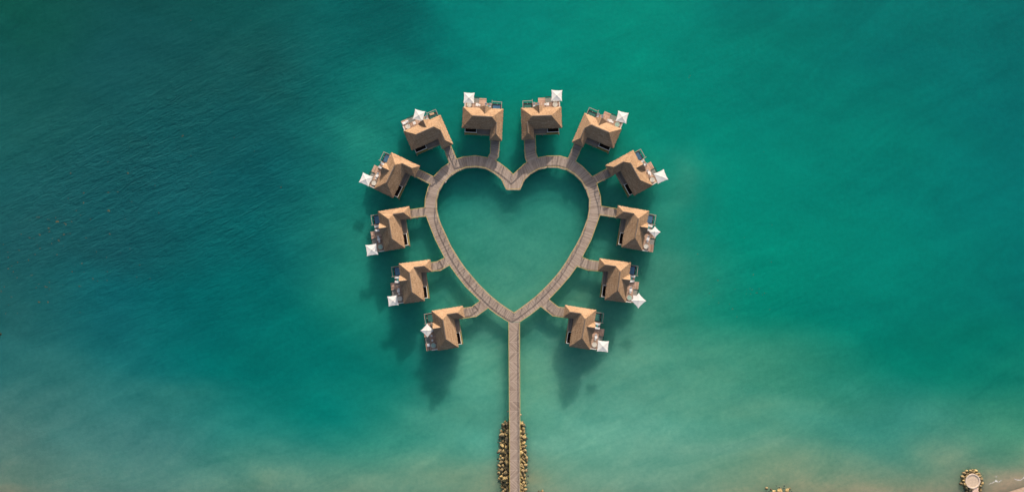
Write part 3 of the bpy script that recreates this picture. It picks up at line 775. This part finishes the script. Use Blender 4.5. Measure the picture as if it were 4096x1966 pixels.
UMB = {   # canopy centre px, direction to one corner px, half diagonal px
 'L4': ((1463.1,717.2),(-62,-157),30.5), 'L5': ((1675.7,461.2),(-66,-111),30), 'L6': ((1876,391.7),(-88,-96),30.5), 'R6': ((2226.9,382),(94,-89),31),
 'L3': ((1487,998.3),(-138,-102),32), 'L2': ((1571.8,1201.6),(-122,-90),29), 'L1': ((1709.3,1320.4),(-5,-140),27.5), 'R5': ((2488.8,468.4),(-70,-113),31),
 'R4': ((2643.5,705.9),(61,-154),32), 'R3': ((2619.6,927.2),(0,-118),23), 'R2': ((2554,1201.3),(5,-165),31), 'R1': ((2411.7,1383.5),(-108,-128),32)}
GREEN = {'L1', 'L5', 'R5', 'R6', 'R1'}
LOOK = {'L1': 'with green pool', 'R1': 'with green pool', 'R6': 'with green pool', 'R5': 'turned to the upper right', 'L5': 'turned to the upper left',
        'L6': 'with blue pool', 'L4': 'with blue pool', 'R4': 'with blue pool', 'L3': 'with blue pool', 'R3': 'with blue pool', 'L2': 'with blue pool', 'R2': 'with blue pool'}
POSE = {}
for key, cs in CORN.items():
    fl = 1 if key[0] == 'L' else -1
    loc = np.array([(-8 * fl, 4.2), (8 * fl, 4.2), (8 * fl, -8.4), (-8 * fl, -4.2)], float)
    wp = np.array([W(x, y, EZ).xy[:] for x, y in cs])
    lm, wm = loc.mean(0), wp.mean(0); a, b_ = loc - lm, wp - wm
    th = math.atan2((a[:, 0] * b_[:, 1] - a[:, 1] * b_[:, 0]).sum(), (a * b_).sum())
    c_, s_ = math.cos(th), math.sin(th); off = wm - np.array([c_ * lm[0] - s_ * lm[1], s_ * lm[0] + c_ * lm[1]])
    POSE[key] = (off[0], off[1], th, fl)
OFFSET_NAMES = {'glass_door_0': 'glass_door', 'glass_door_1': 'glass_door', 'glass_door_2': 'glass_door', 'wing_ridge_cap': 'ridge_cap', 'dormer_ridge_cap': 'ridge_cap',
                'edge_ledge': 'edge_board'}
SUB = {'ridge_cap': 'roof', 'wing_ridge_cap': 'roof', 'dormer_ridge_cap': 'dormer_roof', 'gable': 'dormer_roof', 'pool_water': 'plunge_pool', 'pool_ornament': 'plunge_pool', 'tub_water': 'soaking_tub',
       'stair_rail': 'stairs', 'court_coping': 'court_wall', 'entrance_door': 'wall', 'glass_door_0': 'wall', 'glass_door_1': 'wall', 'glass_door_2': 'wall'}
ROOFZ = {'roof', 'dormer_roof'}
VILLA = {}
for key, (x, y, th, fl) in POSE.items():
    v = empty('overwater_villa', (x, y, DZ), th)
    tag(v, ('L-shaped thatched ' + VD[key] + ' of the heart ' + LOOK[key]).strip(), 'villa', 'thatched villas standing round the heart boardwalk')
    made = {}
    for nm, me in PR[fl].items():
        if nm in SUB: continue
        if nm in ROOFZ: z = 3.2
        else: z = 0.0
        o = link(nm if nm not in OFFSET_NAMES else OFFSET_NAMES[nm], me, [], v); o.location = (0, 0, z); made[nm] = o
    for nm, me in PR[fl].items():
        if nm not in SUB: continue
        if nm == 'pool_water' and key in GREEN:
            me = me.copy(); me.materials.clear(); me.materials.append(MAT['pool_green'])
        if nm == 'tub_water' and key not in ('R2', 'L3', 'R5', 'L1'):
            me = me.copy(); me.materials.clear(); me.materials.append(MAT['tub']); nmx = 'tub_cover'
        else: nmx = OFFSET_NAMES.get(nm, nm)
        o = link(nmx, me, [], made[SUB[nm]]); o.location = (0, 0, -made[SUB[nm]].location.z); made[nm] = o
    for (u, vv) in ((-7, -5.5), (-7, 0), (-7, 6.7), (-0.5, -5.5), (0, 6.7), (3.6, -7.4), (7, -7.4), (7, 0), (6.9, 6.7), (-7, 8.7), (-4.8, 8.8), (0.7, 8.8), (-1.8, 8.8), (3.5, 6.7)):
        o = link('pile', PILE_ME, [], v); o.location = (u * fl, vv, -DZ - (0.5 if vv > 8 else 0))
    VILLA[key] = v
def vp(key, u, v, z=0.0):
    x, y, th, fl = POSE[key]; u *= fl
    return Vector((x + u * math.cos(th) - v * math.sin(th), y + u * math.sin(th) + v * math.cos(th), DZ + z))

# ------------------------------------------------------------------ furniture
def copy_tree(src):
    r = src.copy(); COL.objects.link(r)
    for ch in src.children:
        c = ch.copy(); COL.objects.link(c); c.parent = r
        for g in ch.children:
            d = g.copy(); COL.objects.link(d); d.parent = c
    return r
PROTO_USED = set()
def place(proto, loc, rz, label, group):
    if proto.name in PROTO_USED: o = copy_tree(proto)
    else: o = proto; PROTO_USED.add(proto.name)
    o.location = loc; o.rotation_euler = (0, 0, rz); o['label'] = label; o['group'] = group
    return o
def make_lounger():
    r = empty('sun_lounger'); tag(r, 'x', 'sun lounger')
    m = MB(); m.box(-0.40, 0.40, -1.0, 0.35, 0.30, 0.42); 
    b_ = len(m.v); m.v += [(-.40, .35, .30), (.40, .35, .30), (.44, 1.02, .62), (-.44, 1.02, .62), (-.40, .35, .42), (.40, .35, .42), (.44, .99, .76), (-.44, .99, .76)]
    m.face((b_ + 4, b_ + 5, b_ + 6, b_ + 7)); m.face((b_ + 3, b_ + 2, b_ + 1, b_)); m.face((b_, b_ + 1, b_ + 5, b_ + 4)); m.face((b_ + 1, b_ + 2, b_ + 6, b_ + 5)); m.face((b_ + 2, b_ + 3, b_ + 7, b_ + 6)); m.face((b_ + 3, b_, b_ + 4, b_ + 7))
    o = m.build('mattress', MAT['cushion'], r)
    m = MB(); m.beam((-.38, -1, .26), (-.38, .95, .26), .05, .07); m.beam((.38, -1, .26), (.38, .95, .26), .05, .07); m.beam((-.38, -1, .26), (.38, -1, .26), .05, .07); m.beam((-.38, .95, .26), (.38, .95, .26), .05, .07)
    m.build('frame', MAT['steel'], r)
    for (x, y) in ((-.36, -.9), (.36, -.9), (-.36, .85), (.36, .85)): MB().beam((x, y, 0), (x, y, .24), .05, .05).build('leg', MAT['steel'], r)
    MB().box(-.3, .3, .66, .94, .0, .07).build('pillow', MAT['cushion'], r, bevel=0.02).matrix_local = Matrix.Translation((0, 0.2, .33)) @ Matrix.Rotation(R(27), 4, 'X')
    return r
def make_side_table():
    r = empty('side_table'); tag(r, 'x', 'side table')
    MB().lathe((0, 0, .42), [(.30, 0), (.32, .02), (.32, .04), (.30, .05)], 24).build('table_top', MAT['teal'], r)
    MB().tube((0, 0, .02), (0, 0, .42), .04).build('stem', MAT['steel'], r); MB().lathe((0, 0, 0), [(.2, 0), (.2, .02)], 20).build('base', MAT['steel'], r)
    return r
def make_dining_table():
    r = empty('dining_table'); tag(r, 'x', 'table')
    MB().box(-.55, .55, -.55, .55, .70, .75).build('table_top', MAT['cushion'], r, bevel=0.015)
    for (x, y) in ((-.48, -.48), (.48, -.48), (-.48, .48), (.48, .48)): MB().beam((x, y, 0), (x, y, .70), .06, .06).build('leg', MAT['steel'], r)
    return r
def make_chair():
    r = empty('deck_chair'); tag(r, 'x', 'chair')
    MB().lathe((0, 0, .36), [(.36, 0), (.40, .03), (.40, .08), (.34, .11)], 20).build('seat', MAT['cushion'], r)
    m = MB(); n = 10
    for k in range(n + 1):
        t = R(20 + 140 * k / n)
        for rr in (.38, .45):
            for z in (.40, .78): m.v.append((rr * math.cos(t), rr * math.sin(t), z))
    for k in range(n):
        a = 4 * k; b_ = a + 4
        for (i, j) in ((0, 1), (1, 3), (3, 2), (2, 0)): m.face((a + i, b_ + i, b_ + j, a + j))
    m.face((0, 1, 3, 2)); a = 4 * n; m.face((a, a + 2, a + 3, a + 1))
    o = m.build('backrest', MAT['cushion'], r); fix_normals(o.data)
    for (x, y) in ((-.26, -.26), (.26, -.26), (-.26, .26), (.26, .26)): MB().beam((x, y, 0), (x, y, .36), .04, .04).build('leg', MAT['steel'], r)
    return r
def make_ottoman():
    r = empty('cushioned_seat'); tag(r, 'x', 'seat')
    MB().box(-.62, .62, -.55, .55, .26, .42).build('cushion', MAT['cushion'], r, bevel=0.05)
    MB().box(-.58, .58, -.5, .5, 0, .25).build('base', MAT['greywood'], r)
    return r
P_L, P_S, P_T, P_C, P_O = make_lounger(), make_side_table(), make_dining_table(), make_chair(), make_ottoman()

def canopy_mesh(hd, sag=0.11, h=0.30):
    m = MB(); n = 10; m.v.append((0, 0, h)); rows = [[0]]
    def rim(t):     # t in 0..4 round the square, corners at integers
        i = int(t) % 4; f = t - int(t); a = Vector((math.cos(i * math.pi / 2), math.sin(i * math.pi / 2))); b_ = Vector((math.cos((i + 1) * math.pi / 2), math.sin((i + 1) * math.pi / 2)))
        p = a.lerp(b_, f); k = 4 * f * (1 - f); dip = sag * (k ** 0.8) - 0.035 * math.exp(-((f - .5) / .08) ** 2)
        return p * (1 - dip) * hd, k
    N = 48
    for r_ in range(1, n + 1):
        row = []
        for j in range(N):
            p, k = rim(j * 4 / N); f = r_ / n
            g = 1 - (1 - f) * 1.0
            z = h * (1 - f) - 0.025 * k * math.sin(f * math.pi)
            row.append(len(m.v)); m.v.append((p.x * g, p.y * g, z))
        rows.append(row)
    for j in range(N): m.face((0, rows[1][j], rows[1][(j + 1) % N]))
    for r_ in range(1, n):
        for j in range(N):
            k = (j + 1) % N; m.face((rows[r_][j], rows[r_ + 1][j], rows[r_ + 1][k], rows[r_][k]))
    return m
for key, (c, d, hd) in UMB.items():
    zc = 2.85 + DZ
    p = W(c[0], c[1], zc); dr = Vector((d[0], -d[1])).normalized(); hdm = hd * 0.1
    # what the pole stands on
    lx, ly, th, fl = POSE[key]; q = Vector((p.x - lx, p.y - ly)); ul = (q.x * math.cos(th) + q.y * math.sin(th)) * fl; vl = -q.x * math.sin(th) + q.y * math.cos(th)
    u_ = empty('parasol', (p.x, p.y, 0), math.atan2(dr.y, dr.x))
    tag(u_, 'square white canvas parasol over the terrace of the ' + VD[key], 'parasol', 'white parasols on the villa terraces')
    cm = canopy_mesh(hdm); o = cm.build('canopy', MAT['fabric'], u_, smooth=False); o.location = (0, 0, zc)
    sm = o.modifiers.new('thickness', 'SOLIDIFY'); sm.thickness = 0.015
    # the mast: cantilever foot standing on the nearest solid deck
    tu = min(max(ul, -7.3), 2.8); tv = vl
    zb = 0.0
    if tv > 6.9:
        if tu > -4.7 and tu < -2.0: tu = -4.85 if tu < -3.3 else -1.8
        if tv > 8.8: tv = 8.8
        zb = -0.2 if tu < -4.6 else -0.42
        if tu > 0.7: tu = 0.7
    base = vp(key, tu, tv, zb); rel = Matrix.Rotation(-u_.rotation_euler.z, 4, 'Z') @ Vector((base.x - p.x, base.y - p.y, 0))
    m = MB(); m.tube((rel.x, rel.y, base.z + .08), (rel.x, rel.y, zc + 0.28 if rel.length < .3 else zc - 0.2), .045)
    if rel.length >= .3: m.tube((rel.x, rel.y, zc - 0.22), (0, 0, zc + 0.24), .04)
    m.build('pole', MAT['whitewood'], u_)
    MB().box(rel.x - .4, rel.x + .4, rel.y - .4, rel.y + .4, base.z, base.z + .08).build('base', MAT['greywood'], u_)
    MB().lathe((0, 0, zc + .29), [(.09, 0), (.09, .05), (.03, .12), (.01, .16)], 12).build('finial', MAT['rail'], u_)
    for i in range(4):
        a = math.pi / 2 * i; MB().beam((0, 0, zc + 0.21), (hdm * .97 * math.cos(a), hdm * .97 * math.sin(a), zc - 0.09), .03, .03).build('rib', MAT['whitewood'], u_)

JIT = random.Random(11)
for key in VD:
    th, fl = POSE[key][2], POSE[key][3]; d = VD[key]; j = lambda a=.12: JIT.uniform(-a, a)
    if key != 'L1':
        place(P_L, vp(key, 2.65 + j(), 5.95 + j(), -0.012), th + math.pi * (1 if JIT.random() < .5 else 0) + j(.15), 'white sun lounger nearer the pool on the ' + d, 'white sun loungers on the villa terraces')
        place(P_L, vp(key, 0.9 + j(), 5.95 + j(), -0.012), th + j(.15), 'white sun lounger farther from the pool on the ' + d, 'white sun loungers on the villa terraces')
    if key in ('L5', 'L6', 'R6', 'L2', 'R4', 'R3', 'R2', 'R1'):
        place(P_S, vp(key, 1.78, 5.7 + j(), -0.012), 0, 'small round turquoise table between the loungers of the ' + d, 'turquoise side tables')
    if key != 'L1':
        place(P_T, vp(key, -2.75 + j(), 6.0 + j(), -0.012), th + j(.25), 'white square dining table on the terrace of the ' + d, 'white dining tables on the terraces')
    if key not in ('L5',):
        place(P_C, vp(key, -1.85 + j(), 6.0 + j(), -0.012), th - math.pi / 2 * fl + j(.3), 'white chair on the pool side of the table, ' + d, 'rounded white terrace chairs')
    if key not in ('L6', 'R6', 'L5'):
        place(P_C, vp(key, -3.68 + j(), 6.0 + j(), -0.012), th + math.pi / 2 * fl + j(.3), 'white chair on the tub side of the table, ' + d, 'rounded white terrace chairs')
    if key in ('L5', 'L6', 'R6', 'R5', 'R2', 'R1', 'L1', 'L4'):
        place(P_O, vp(key, -5.3 + j(), 7.75 + j(), -0.2), th + j(.2), 'white cushioned seat on the lower platform of the ' + d, 'white cushioned seats on the lower platforms')
    if key in ('L5', 'R6', 'R5'):
        place(P_O, vp(key, -6.75 + j(.05), 7.8 + j(), -0.2), th + j(.2), 'outer white cushioned seat on the lower platform of the ' + d, 'white cushioned seats on the lower platforms')
b_ = MB().lathe((0, 0, 0), [(.3, 0), (.36, .12), (.3, .3), (.1, .38)], 14).build('towel_bundle', MAT['navy']); b_.location = vp('L1', -0.2, 5.0, -0.012)
tag(b_, 'dark blue bundle on the terrace of the lowest villa left of the heart', 'towel bundle')
b_ = MB().box(-.7, .7, -.35, .35, 0, .42).build('storage_bench', MAT['greywood'], bevel=.03); b_.location = vp('L1', 2.75, 5.3, -0.012); b_.rotation_euler = (0, 0, POSE['L1'][2] + .05)
tag(b_, 'grey storage bench beside the pool of the lowest villa left of the heart', 'bench')
b_ = MB().box(-.45, .45, -.9, .9, 0.0, .1).build('towel', MAT['tan'], bevel=.03); b_.location = vp('L5', 5.0, 6.75, 0.03); b_.rotation_euler = (0, 0, POSE['L5'][2] + 1.5)
tag(b_, 'tan towel lying over the pool edge of the villa above the left lobe', 'towel')
# pale life ring hanging by the inside edge of the left lobe
lm = MB(); n = 20
for i in range(n):
    for k in range(8):
        a, b2 = 2 * math.pi * i / n, 2 * math.pi * k / 8; r_ = .33 + .1 * math.cos(b2); lm.v.append((r_ * math.cos(a), r_ * math.sin(a), .1 * math.sin(b2)))
for i in range(n):
    for k in range(8): lm.face((i * 8 + k, ((i + 1) % n) * 8 + k, ((i + 1) % n) * 8 + (k + 1) % 8, i * 8 + (k + 1) % 8))
o = lm.build('life_ring', MAT['cushion'], smooth=True); o.location = W(1781, 726, DZ - .1); tag(o, 'pale life ring hanging at the inner edge of the left lobe boardwalk', 'life ring')

# ------------------------------------------------------------------ rocks
def rock_mesh(seed):
    rnd = random.Random(seed); bm = bmesh.new(); bmesh.ops.create_icosphere(bm, subdivisions=3, radius=1.0)
    off = Vector((seed * 7.3, seed * 3.1, 0)); planes = []
    for k in range(9):
        n = Vector((rnd.uniform(-1, 1), rnd.uniform(-1, 1), rnd.uniform(-1, 1))).normalized(); planes.append((n, rnd.uniform(.62, .9)))
    for v in bm.verts:
        for n, d in planes:
            e = v.co.dot(n) - d
            if e > 0: v.co -= n * e * 0.92
        v.co += v.co.normalized() * (0.09 * mnoise.noise(v.co * 2.2 + off) + 0.04 * mnoise.noise(v.co * 6 + off))
        v.co.z *= 0.8
    me = bpy.data.meshes.new('boulder'); bm.to_mesh(me); bm.free(); me.materials.append(MAT['rock']); return me
ROCKS = [rock_mesh(i + 1) for i in range(10)]
RR = random.Random(21)
def interp(tab, y):
    for (y0, x0), (y1, x1) in zip(tab[:-1], tab[1:]):
        if y <= y1: return x0 + (x1 - x0) * (y - y0) / (y1 - y0)
    return tab[-1][1]
def put_rock(px, py, r, label, group, zc=None, mat=None, squash=None):
    me = RR.choice(ROCKS)
    if mat: me = me.copy(); me.materials.clear(); me.materials.append(mat)
    o = bpy.data.objects.new('boulder', me); COL.objects.link(o)
    z = (r * 0.22) if zc is None else zc; o.location = W(px, py, z)
    e = RR.uniform(.8, 1.3); o.scale = (r * e, r / e, r * (squash or RR.uniform(.75, 1.05))); o.rotation_euler = (RR.uniform(-.35, .35), RR.uniform(-.35, .35), RR.uniform(0, 6.28))
    tag(o, label, 'boulder', group); return o
LB = [(1680, 2016), (1700, 2008), (1750, 2001), (1800, 1999), (1860, 1994), (1905, 1996), (1940, 2004), (1975, 2008)]
RB = [(1680, 2090), (1700, 2096), (1740, 2101), (1800, 2103), (1832, 2110), (1860, 2104), (1920, 2104), (1975, 2101)]
def bank(side):
    placed = []
    tab = LB if side < 0 else RB; edge = 2038 if side < 0 else 2081
    fixed = [(2030,1694,.95),(2018,1714,.85),(2011,1737,1.25),(2011,1762,.7),(2008,1781,.95),(2017,1805,1.3),(2002,1822,.6),(2012,1860,.9),(2009,1877,1.05),(1996,1890,.8),(1998,1912,.6),(2007,1929,.6)] if side < 0 else \
            [(2084,1694,.95),(2091,1713,.95),(2095,1728,.75),(2097,1749,1.05),(2094,1772,1.0),(2092,1787,.9),(2096,1801,1.0),(2106,1829,.8),(2095,1846,.75),(2090,1882,.9),(2096,1899,.85),(2088,1910,.8),(2097,1916,.7),(2098,1941,.7)]
    for f in fixed: placed.append(f)
    for size, quota in ((1.25, 18), (.95, 44), (.65, 74), (.42, 98), (.28, 112)):
        for _ in range(900):
            y = RR.uniform(1684, 1985); x0 = interp(tab, y); x1 = edge
            x = RR.uniform(min(x0, x1), max(x0, x1)); r = size * RR.uniform(.88, 1.12)
            if all(math.hypot(x - a, y - b_) * .1 > (r + c) * .74 for a, b_, c in placed): placed.append((x, y, r))
            if len(placed) > quota * (1.0 if side < 0 else .8): break
    return placed
for side, nm in ((-1, 'left'), (1, 'right')):
    tab = LB if side < 0 else RB; edge = 2038 if side < 0 else 2081
    nbig = [0, 0]
    for (x, y, r) in sorted(bank(side), key=lambda t_: t_[1]):
        inner = abs(x - edge) < 0.45 * abs(edge - interp(tab, y)); far = y > 1830
        z = r * .25 + (0.75 if inner else 0.12)
        sz = 'large' if r > .8 else 'medium' if r > .5 else 'small'
        ORD = 'first second third fourth fifth sixth seventh eighth ninth tenth eleventh twelfth thirteenth fourteenth fifteenth sixteenth seventeenth eighteenth nineteenth twentieth'.split()
        if sz == 'large' and nbig[inner] < 20:
            nbig[inner] += 1
            put_rock(x, y, r, '%s large boulder from the seaward end, %s, %s of the jetty' % (ORD[nbig[inner] - 1], 'against the deck' if inner else 'at the water edge', nm), 'large boulders %s of the jetty' % nm, z); continue
        put_rock(x, y, r, '%s tan boulder %s %s of the jetty, %s half' % (sz, 'against the deck' if inner else 'at the water edge', nm, 'shoreward' if far else 'seaward'),
                 '%s %s boulders %s %s of the jetty' % (sz, 'shoreward' if far else 'seaward', 'inner' if inner else 'outer', nm), z)
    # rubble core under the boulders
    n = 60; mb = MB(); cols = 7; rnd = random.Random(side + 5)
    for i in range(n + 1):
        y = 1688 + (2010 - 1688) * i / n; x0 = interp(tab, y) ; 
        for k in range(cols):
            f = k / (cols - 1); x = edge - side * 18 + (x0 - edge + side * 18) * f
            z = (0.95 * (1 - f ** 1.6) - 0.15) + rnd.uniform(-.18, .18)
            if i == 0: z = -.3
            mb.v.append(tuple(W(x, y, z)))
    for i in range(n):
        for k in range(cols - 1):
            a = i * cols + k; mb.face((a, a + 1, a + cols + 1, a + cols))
    o = mb.build('rubble', MAT['rock_dark']); fix_normals(o.data); tag(o, 'rubble darkened for the shade between boulders, filling the bank %s of the jetty' % nm, 'rubble', kind='stuff')
# drowned stones outside the banks
for k in range(46):
    s = RR.choice((-1, 1)); y = RR.uniform(1690, 1966); x = (interp(LB, y) - RR.uniform(1, 9)) if s < 0 else (interp(RB, y) + RR.uniform(1, 10))
    put_rock(x, y, RR.uniform(.2, .5), 'low dark stone awash just outside the bank %s of the jetty' % ('left' if s < 0 else 'right'), 'stones awash %s of the jetty' % ('left' if s < 0 else 'right'), -.12, MAT['rock_wet'])
put_rock(2032, 1643, .32, 'small orange stone against the left side of the jetty', None, .15, MAT['tan'])
put_rock(2083.5, 1657, .32, 'small orange stone against the right side of the jetty', None, .15, MAT['tan'])
put_rock(2031, 1844, .33, 'small white stone among the boulders left of the jetty', None, 1.25, MAT['whitewood'])
put_rock(-1, 1335, .7, 'single rock coloured dark for its shade, cut by the left edge of the picture', None, .15, MAT['rock_dark'])  # tan rock; its black shade is put into the dark colour
for (x, y, r, w) in ((3066,1951,.75,1),(3083,1956,.5,1),(3105,1940,.35,2),(3118,1947,.5,2),(3123,1955,.6,1),(3137,1940,.45,2),(3136,1951,.4,2),(3159,1952,.5,1),(3147,1958,.4,2),(3096,1964,.95,0),(3117,1962,1.15,0),(3148,1961,1.0,0),(3165,1964,.4,2),(3076,1964,.5,2)):
    put_rock(x, y, r, ('yellow boulder', 'dark brown boulder', 'grey drowned stone')[w] + ' in the bottom edge cluster right of the jetty', ('yellow', 'dark', 'grey')[w] + ' rocks of the bottom edge cluster', .2 if w == 0 else .0 if w == 1 else -.12, (None, None, MAT['rock_wet'])[w])
for (x, y, r) in ((2155,1963,.4),(2163,1965,.35),(2169,1962,.6),(2175,1966,.4)):
    put_rock(x, y, r, 'small brown rock on the pale shallows just right of the jetty foot', 'small rocks right of the jetty foot', .05)

# round lookout at the lower right
lk = empty('round_lookout', W(3885, 1920, 0)); tag(lk, 'round pale stone lookout platform with a raised rim and a path', 'lookout')
MB().lathe((0, 0, 0), [(2.9, -1.5), (2.55, .9), (2.5, 1.0)], 48).build('floor', MAT['stucco'], lk)
rm = MB(); n = 56
for i in range(n):
    a = 2 * math.pi * i / n
    for (r_, z) in ((3.05, -.8), (3.0, 1.14), (2.5, 1.14), (2.45, .9)): rm.v.append((r_ * math.cos(a), r_ * math.sin(a), z))
for i in range(n):
    for k in range(3): rm.face((i * 4 + k, ((i + 1) % n) * 4 + k, ((i + 1) % n) * 4 + k + 1, i * 4 + k + 1))
rim = rm.build('rim', simple("pale_rim_stone", (0.62, 0.50, 0.41), 0.8, 0.08, 1.5), lk); fix_normals(rim.data)
pt = MB(); pt.box(-.1, 2.25, -16, -2.75, .2, 1.02, swap=True); pt.build('path', simple("pink_paving", (0.66, 0.46, 0.37), 0.85, 0.1, 1.5), lk)
placed = []
for size in (.75, .52, .38, .26):
    for _ in range(260):
        a = RR.uniform(0, 2 * math.pi); ring = RR.uniform(3.15, 4.35)
        if RR.random() < .42:
            x = RR.uniform(-2.9, 4.3) ; y = RR.uniform(-6.4, -1.5)
            if math.hypot(x, y) < 3.15 or (-.35 < x < 2.5 and y < -2.6): continue
            if x < -2.9 + (-y - 1.5) * .25: continue
        else: x, y = ring * math.cos(a), ring * math.sin(a)
        r = size * RR.uniform(.85, 1.15)
        if all(math.hypot(x - p[0], y - p[1]) > (r + p[2]) * .74 for p in placed): placed.append((x, y, r))
        if len(placed) > 110: break
for (x, y, r) in placed:
    o = put_rock(0, 0, r, '%s yellowish rock heaped %s the round lookout' % ('larger' if r > .45 else 'small', 'north of' if y > 1.5 else 'left of' if x < 0 else 'right of'),
                 '%s rocks %s the lookout' % ('larger' if r > .45 else 'small', 'above' if y > 1.5 else 'left of' if x < 0 else 'right of'))
    d = math.hypot(x, y); o.location = lk.location + Vector((x, y, max(.1, .85 - (d - 3.1) * .55)))
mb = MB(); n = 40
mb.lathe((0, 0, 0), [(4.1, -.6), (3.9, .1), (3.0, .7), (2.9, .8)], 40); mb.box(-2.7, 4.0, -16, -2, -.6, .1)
o = mb.build('rubble', MAT['rock_dark']); o.location = lk.location; tag(o, 'rubble skirt darkened for gap shade under the rocks round the lookout', 'rubble', kind='stuff')

# ------------------------------------------------------------------ floating things
sw = MB(); rs = random.Random(4)
def weed(px, py, r):
    for _ in range(rs.randint(2, 5)):
        p = W(px + rs.gauss(0, r * 5), py + rs.gauss(0, r * 4), 0.0); q = r * rs.uniform(.35, .8); b_ = len(sw.v); n = 9
        sw.v.append((p.x, p.y, .07))
        for i in range(n):
            a = 2 * math.pi * i / n; e = q * rs.uniform(.5, 1.2); sw.v.append((p.x + e * math.cos(a), p.y + e * math.sin(a) * .8, .015))
        for i in range(n): sw.face((b_, b_ + 1 + i, b_ + 1 + (i + 1) % n))
for (x, y, r) in ((731,543,.7),(731+34,624,.3),(518,588,.3),(512,692,.9),(840,690,.25),(230,884,1.0),(262,896,.9),(335,772,.5),(335,810,.5),(432,770,.5),(433,841,.8),(436,934,.8),(305,842,.45),(322,860,.4),(160,938,.7),(117,950,.6),
                  (193,912,.6),(198,927,.5),(257,936,.6),(234,960,.6),(158,994,.6),(77,1000,.5),(33,1029,.5),(71,1048,.5),(115,1039,.5),(47,1063,.4),(344,951,.5),(187,1148,.6),(156,1207,.7),(192,1208,.6),(317,1143,.6),(228,1017,.4),(371,1112,.35),
                  (1123,749,.4),(936,550,.3),(763,82,.3),(558,1058,.3),(482,1010,.25),(428,1121,.3),(548,1107,.3),(1018,604,.3),(900,720,.3),(620,742,.3),(3000,1152,.3),(3028,1170,.25),(2852,1185,.3),(2930,1234,.35),(2836,1216,.35),(3036,1153,.25),(2790,1015,.3),
                  (3055,607,.22),(2764,880,.3),(3088,900,.25),(2976,950,.25),(2760,303,.3),(2756,311,.3)):
    weed(x, y, r * .6)
for _ in range(70): weed(rs.gauss(220, 170), rs.gauss(1000, 130), rs.uniform(.12, .28))
for _ in range(16): weed(rs.gauss(2930, 70), rs.gauss(1180, 50), rs.uniform(.12, .22))
o = sw.build('floating_seaweed', MAT['seaweed']); tag(o, 'brown clumps of floating seaweed scattered on the open water', 'seaweed', kind='stuff')

def foam_patch(name, label, px0, py0, px1, py1, maskf, scale, nx=70, ny=50):
    me = bpy.data.meshes.new(name); vs = []; mk = []
    for j in range(ny + 1):
        for i in range(nx + 1):
            x = px0 + (px1 - px0) * i / nx; y = py0 + (py1 - py0) * j / ny
            vs.append(tuple(W(x, y, 0.035))); mk.append(maskf(x, y))
    fs = [(j * (nx + 1) + i, (j + 1) * (nx + 1) + i, (j + 1) * (nx + 1) + i + 1, j * (nx + 1) + i + 1) for j in range(ny) for i in range(nx)]
    me.from_pydata(vs, [], fs); a = me.attributes.new("foam", 'FLOAT', 'POINT'); a.data.foreach_set("value", np.array(mk, np.float32)); me.update()
    o = link(name, me, FOAM); tag(o, label, 'foam', kind='stuff')
M = NT("sea_foam"); tc = M.n("ShaderNodeTexCoord"); at_ = M.n("ShaderNodeAttribute", attribute_name="foam")
n1 = M.noise(tc.outputs["Object"], 1.3, 6, 0.75, 0.8); n2 = M.noise(tc.outputs["Object"], 4.0, 3, 0.6)
f = M.math('ADD', M.math('MULTIPLY', n1, .75), M.math('MULTIPLY', n2, .25))
al = M.maprange(M.math('ADD', f, M.math('SUBTRACT', M.math('MULTIPLY', at_.outputs["Fac"], .62), .62)), 0.33, 0.60, 0.0, 0.85)
al = M.math('MULTIPLY', al, M.math('GREATER_THAN', at_.outputs["Fac"], 0.02))
M.b.inputs["Base Color"].default_value = (.80, .80, .80, 1); M.b.inputs["Roughness"].default_value = .7; M.l(al, M.b.inputs["Alpha"]); FOAM = M.m
def seg_d(x, y, pts):
    b_ = 1e9
    for (x0, y0), (x1, y1) in zip(pts[:-1], pts[1:]):
        dx, dy = x1 - x0, y1 - y0; t = max(0, min(1, ((x - x0) * dx + (y - y0) * dy) / (dx * dx + dy * dy))); b_ = min(b_, math.hypot(x - x0 - t * dx, y - y0 - t * dy))
    return b_
L1 = [(3955,1934),(3968,1930),(3982,1922),(3994,1926),(4004,1920)]
foam_patch('foam', 'white foam splash right of the round lookout', 3935, 1885, 4020, 1975,
           lambda x, y: max(0, 1 - seg_d(x, y, L1) / 9) + .95 * max(0, 1 - math.hypot((x - 3985) / 14, (y - 1905) / 22)) + .6 * max(0, 1 - seg_d(x, y, [(3970,1945),(3985,1955),(3990,1966)]) / 12), 1)
L2 = [(4058,1913),(4068,1917),(4082,1918),(4092,1912),(4104,1900)]
foam_patch('foam', 'curling white foam line at the right edge above the sand', 4030, 1880, 4130, 1935, lambda x, y: 1.15 * max(0, 1 - seg_d(x, y, L2) / 6.5) + .45 * max(0, 1 - math.hypot((x - 4095) / 16, (y - 1898) / 14)), 1)
foam_patch('foam', 'faint foam patch on the shallows at the lower right corner', 4030, 1915, 4062, 1965, lambda x, y: .62 * max(0, 1 - math.hypot((x - 4046) / 13, (y - 1940) / 22)), 1, 30, 40)
foam_patch('foam', 'thin white foam streaks along the bottom edge left of the lookout', 3380, 1942, 3640, 1985, lambda x, y: .80 * max(0, 1 - abs(y - 1962 - 3 * math.sin(x * .05)) / 13) * max(0, min(1, (x - 3385) / 60, (3635 - x) / 60)), 1, 120, 30)
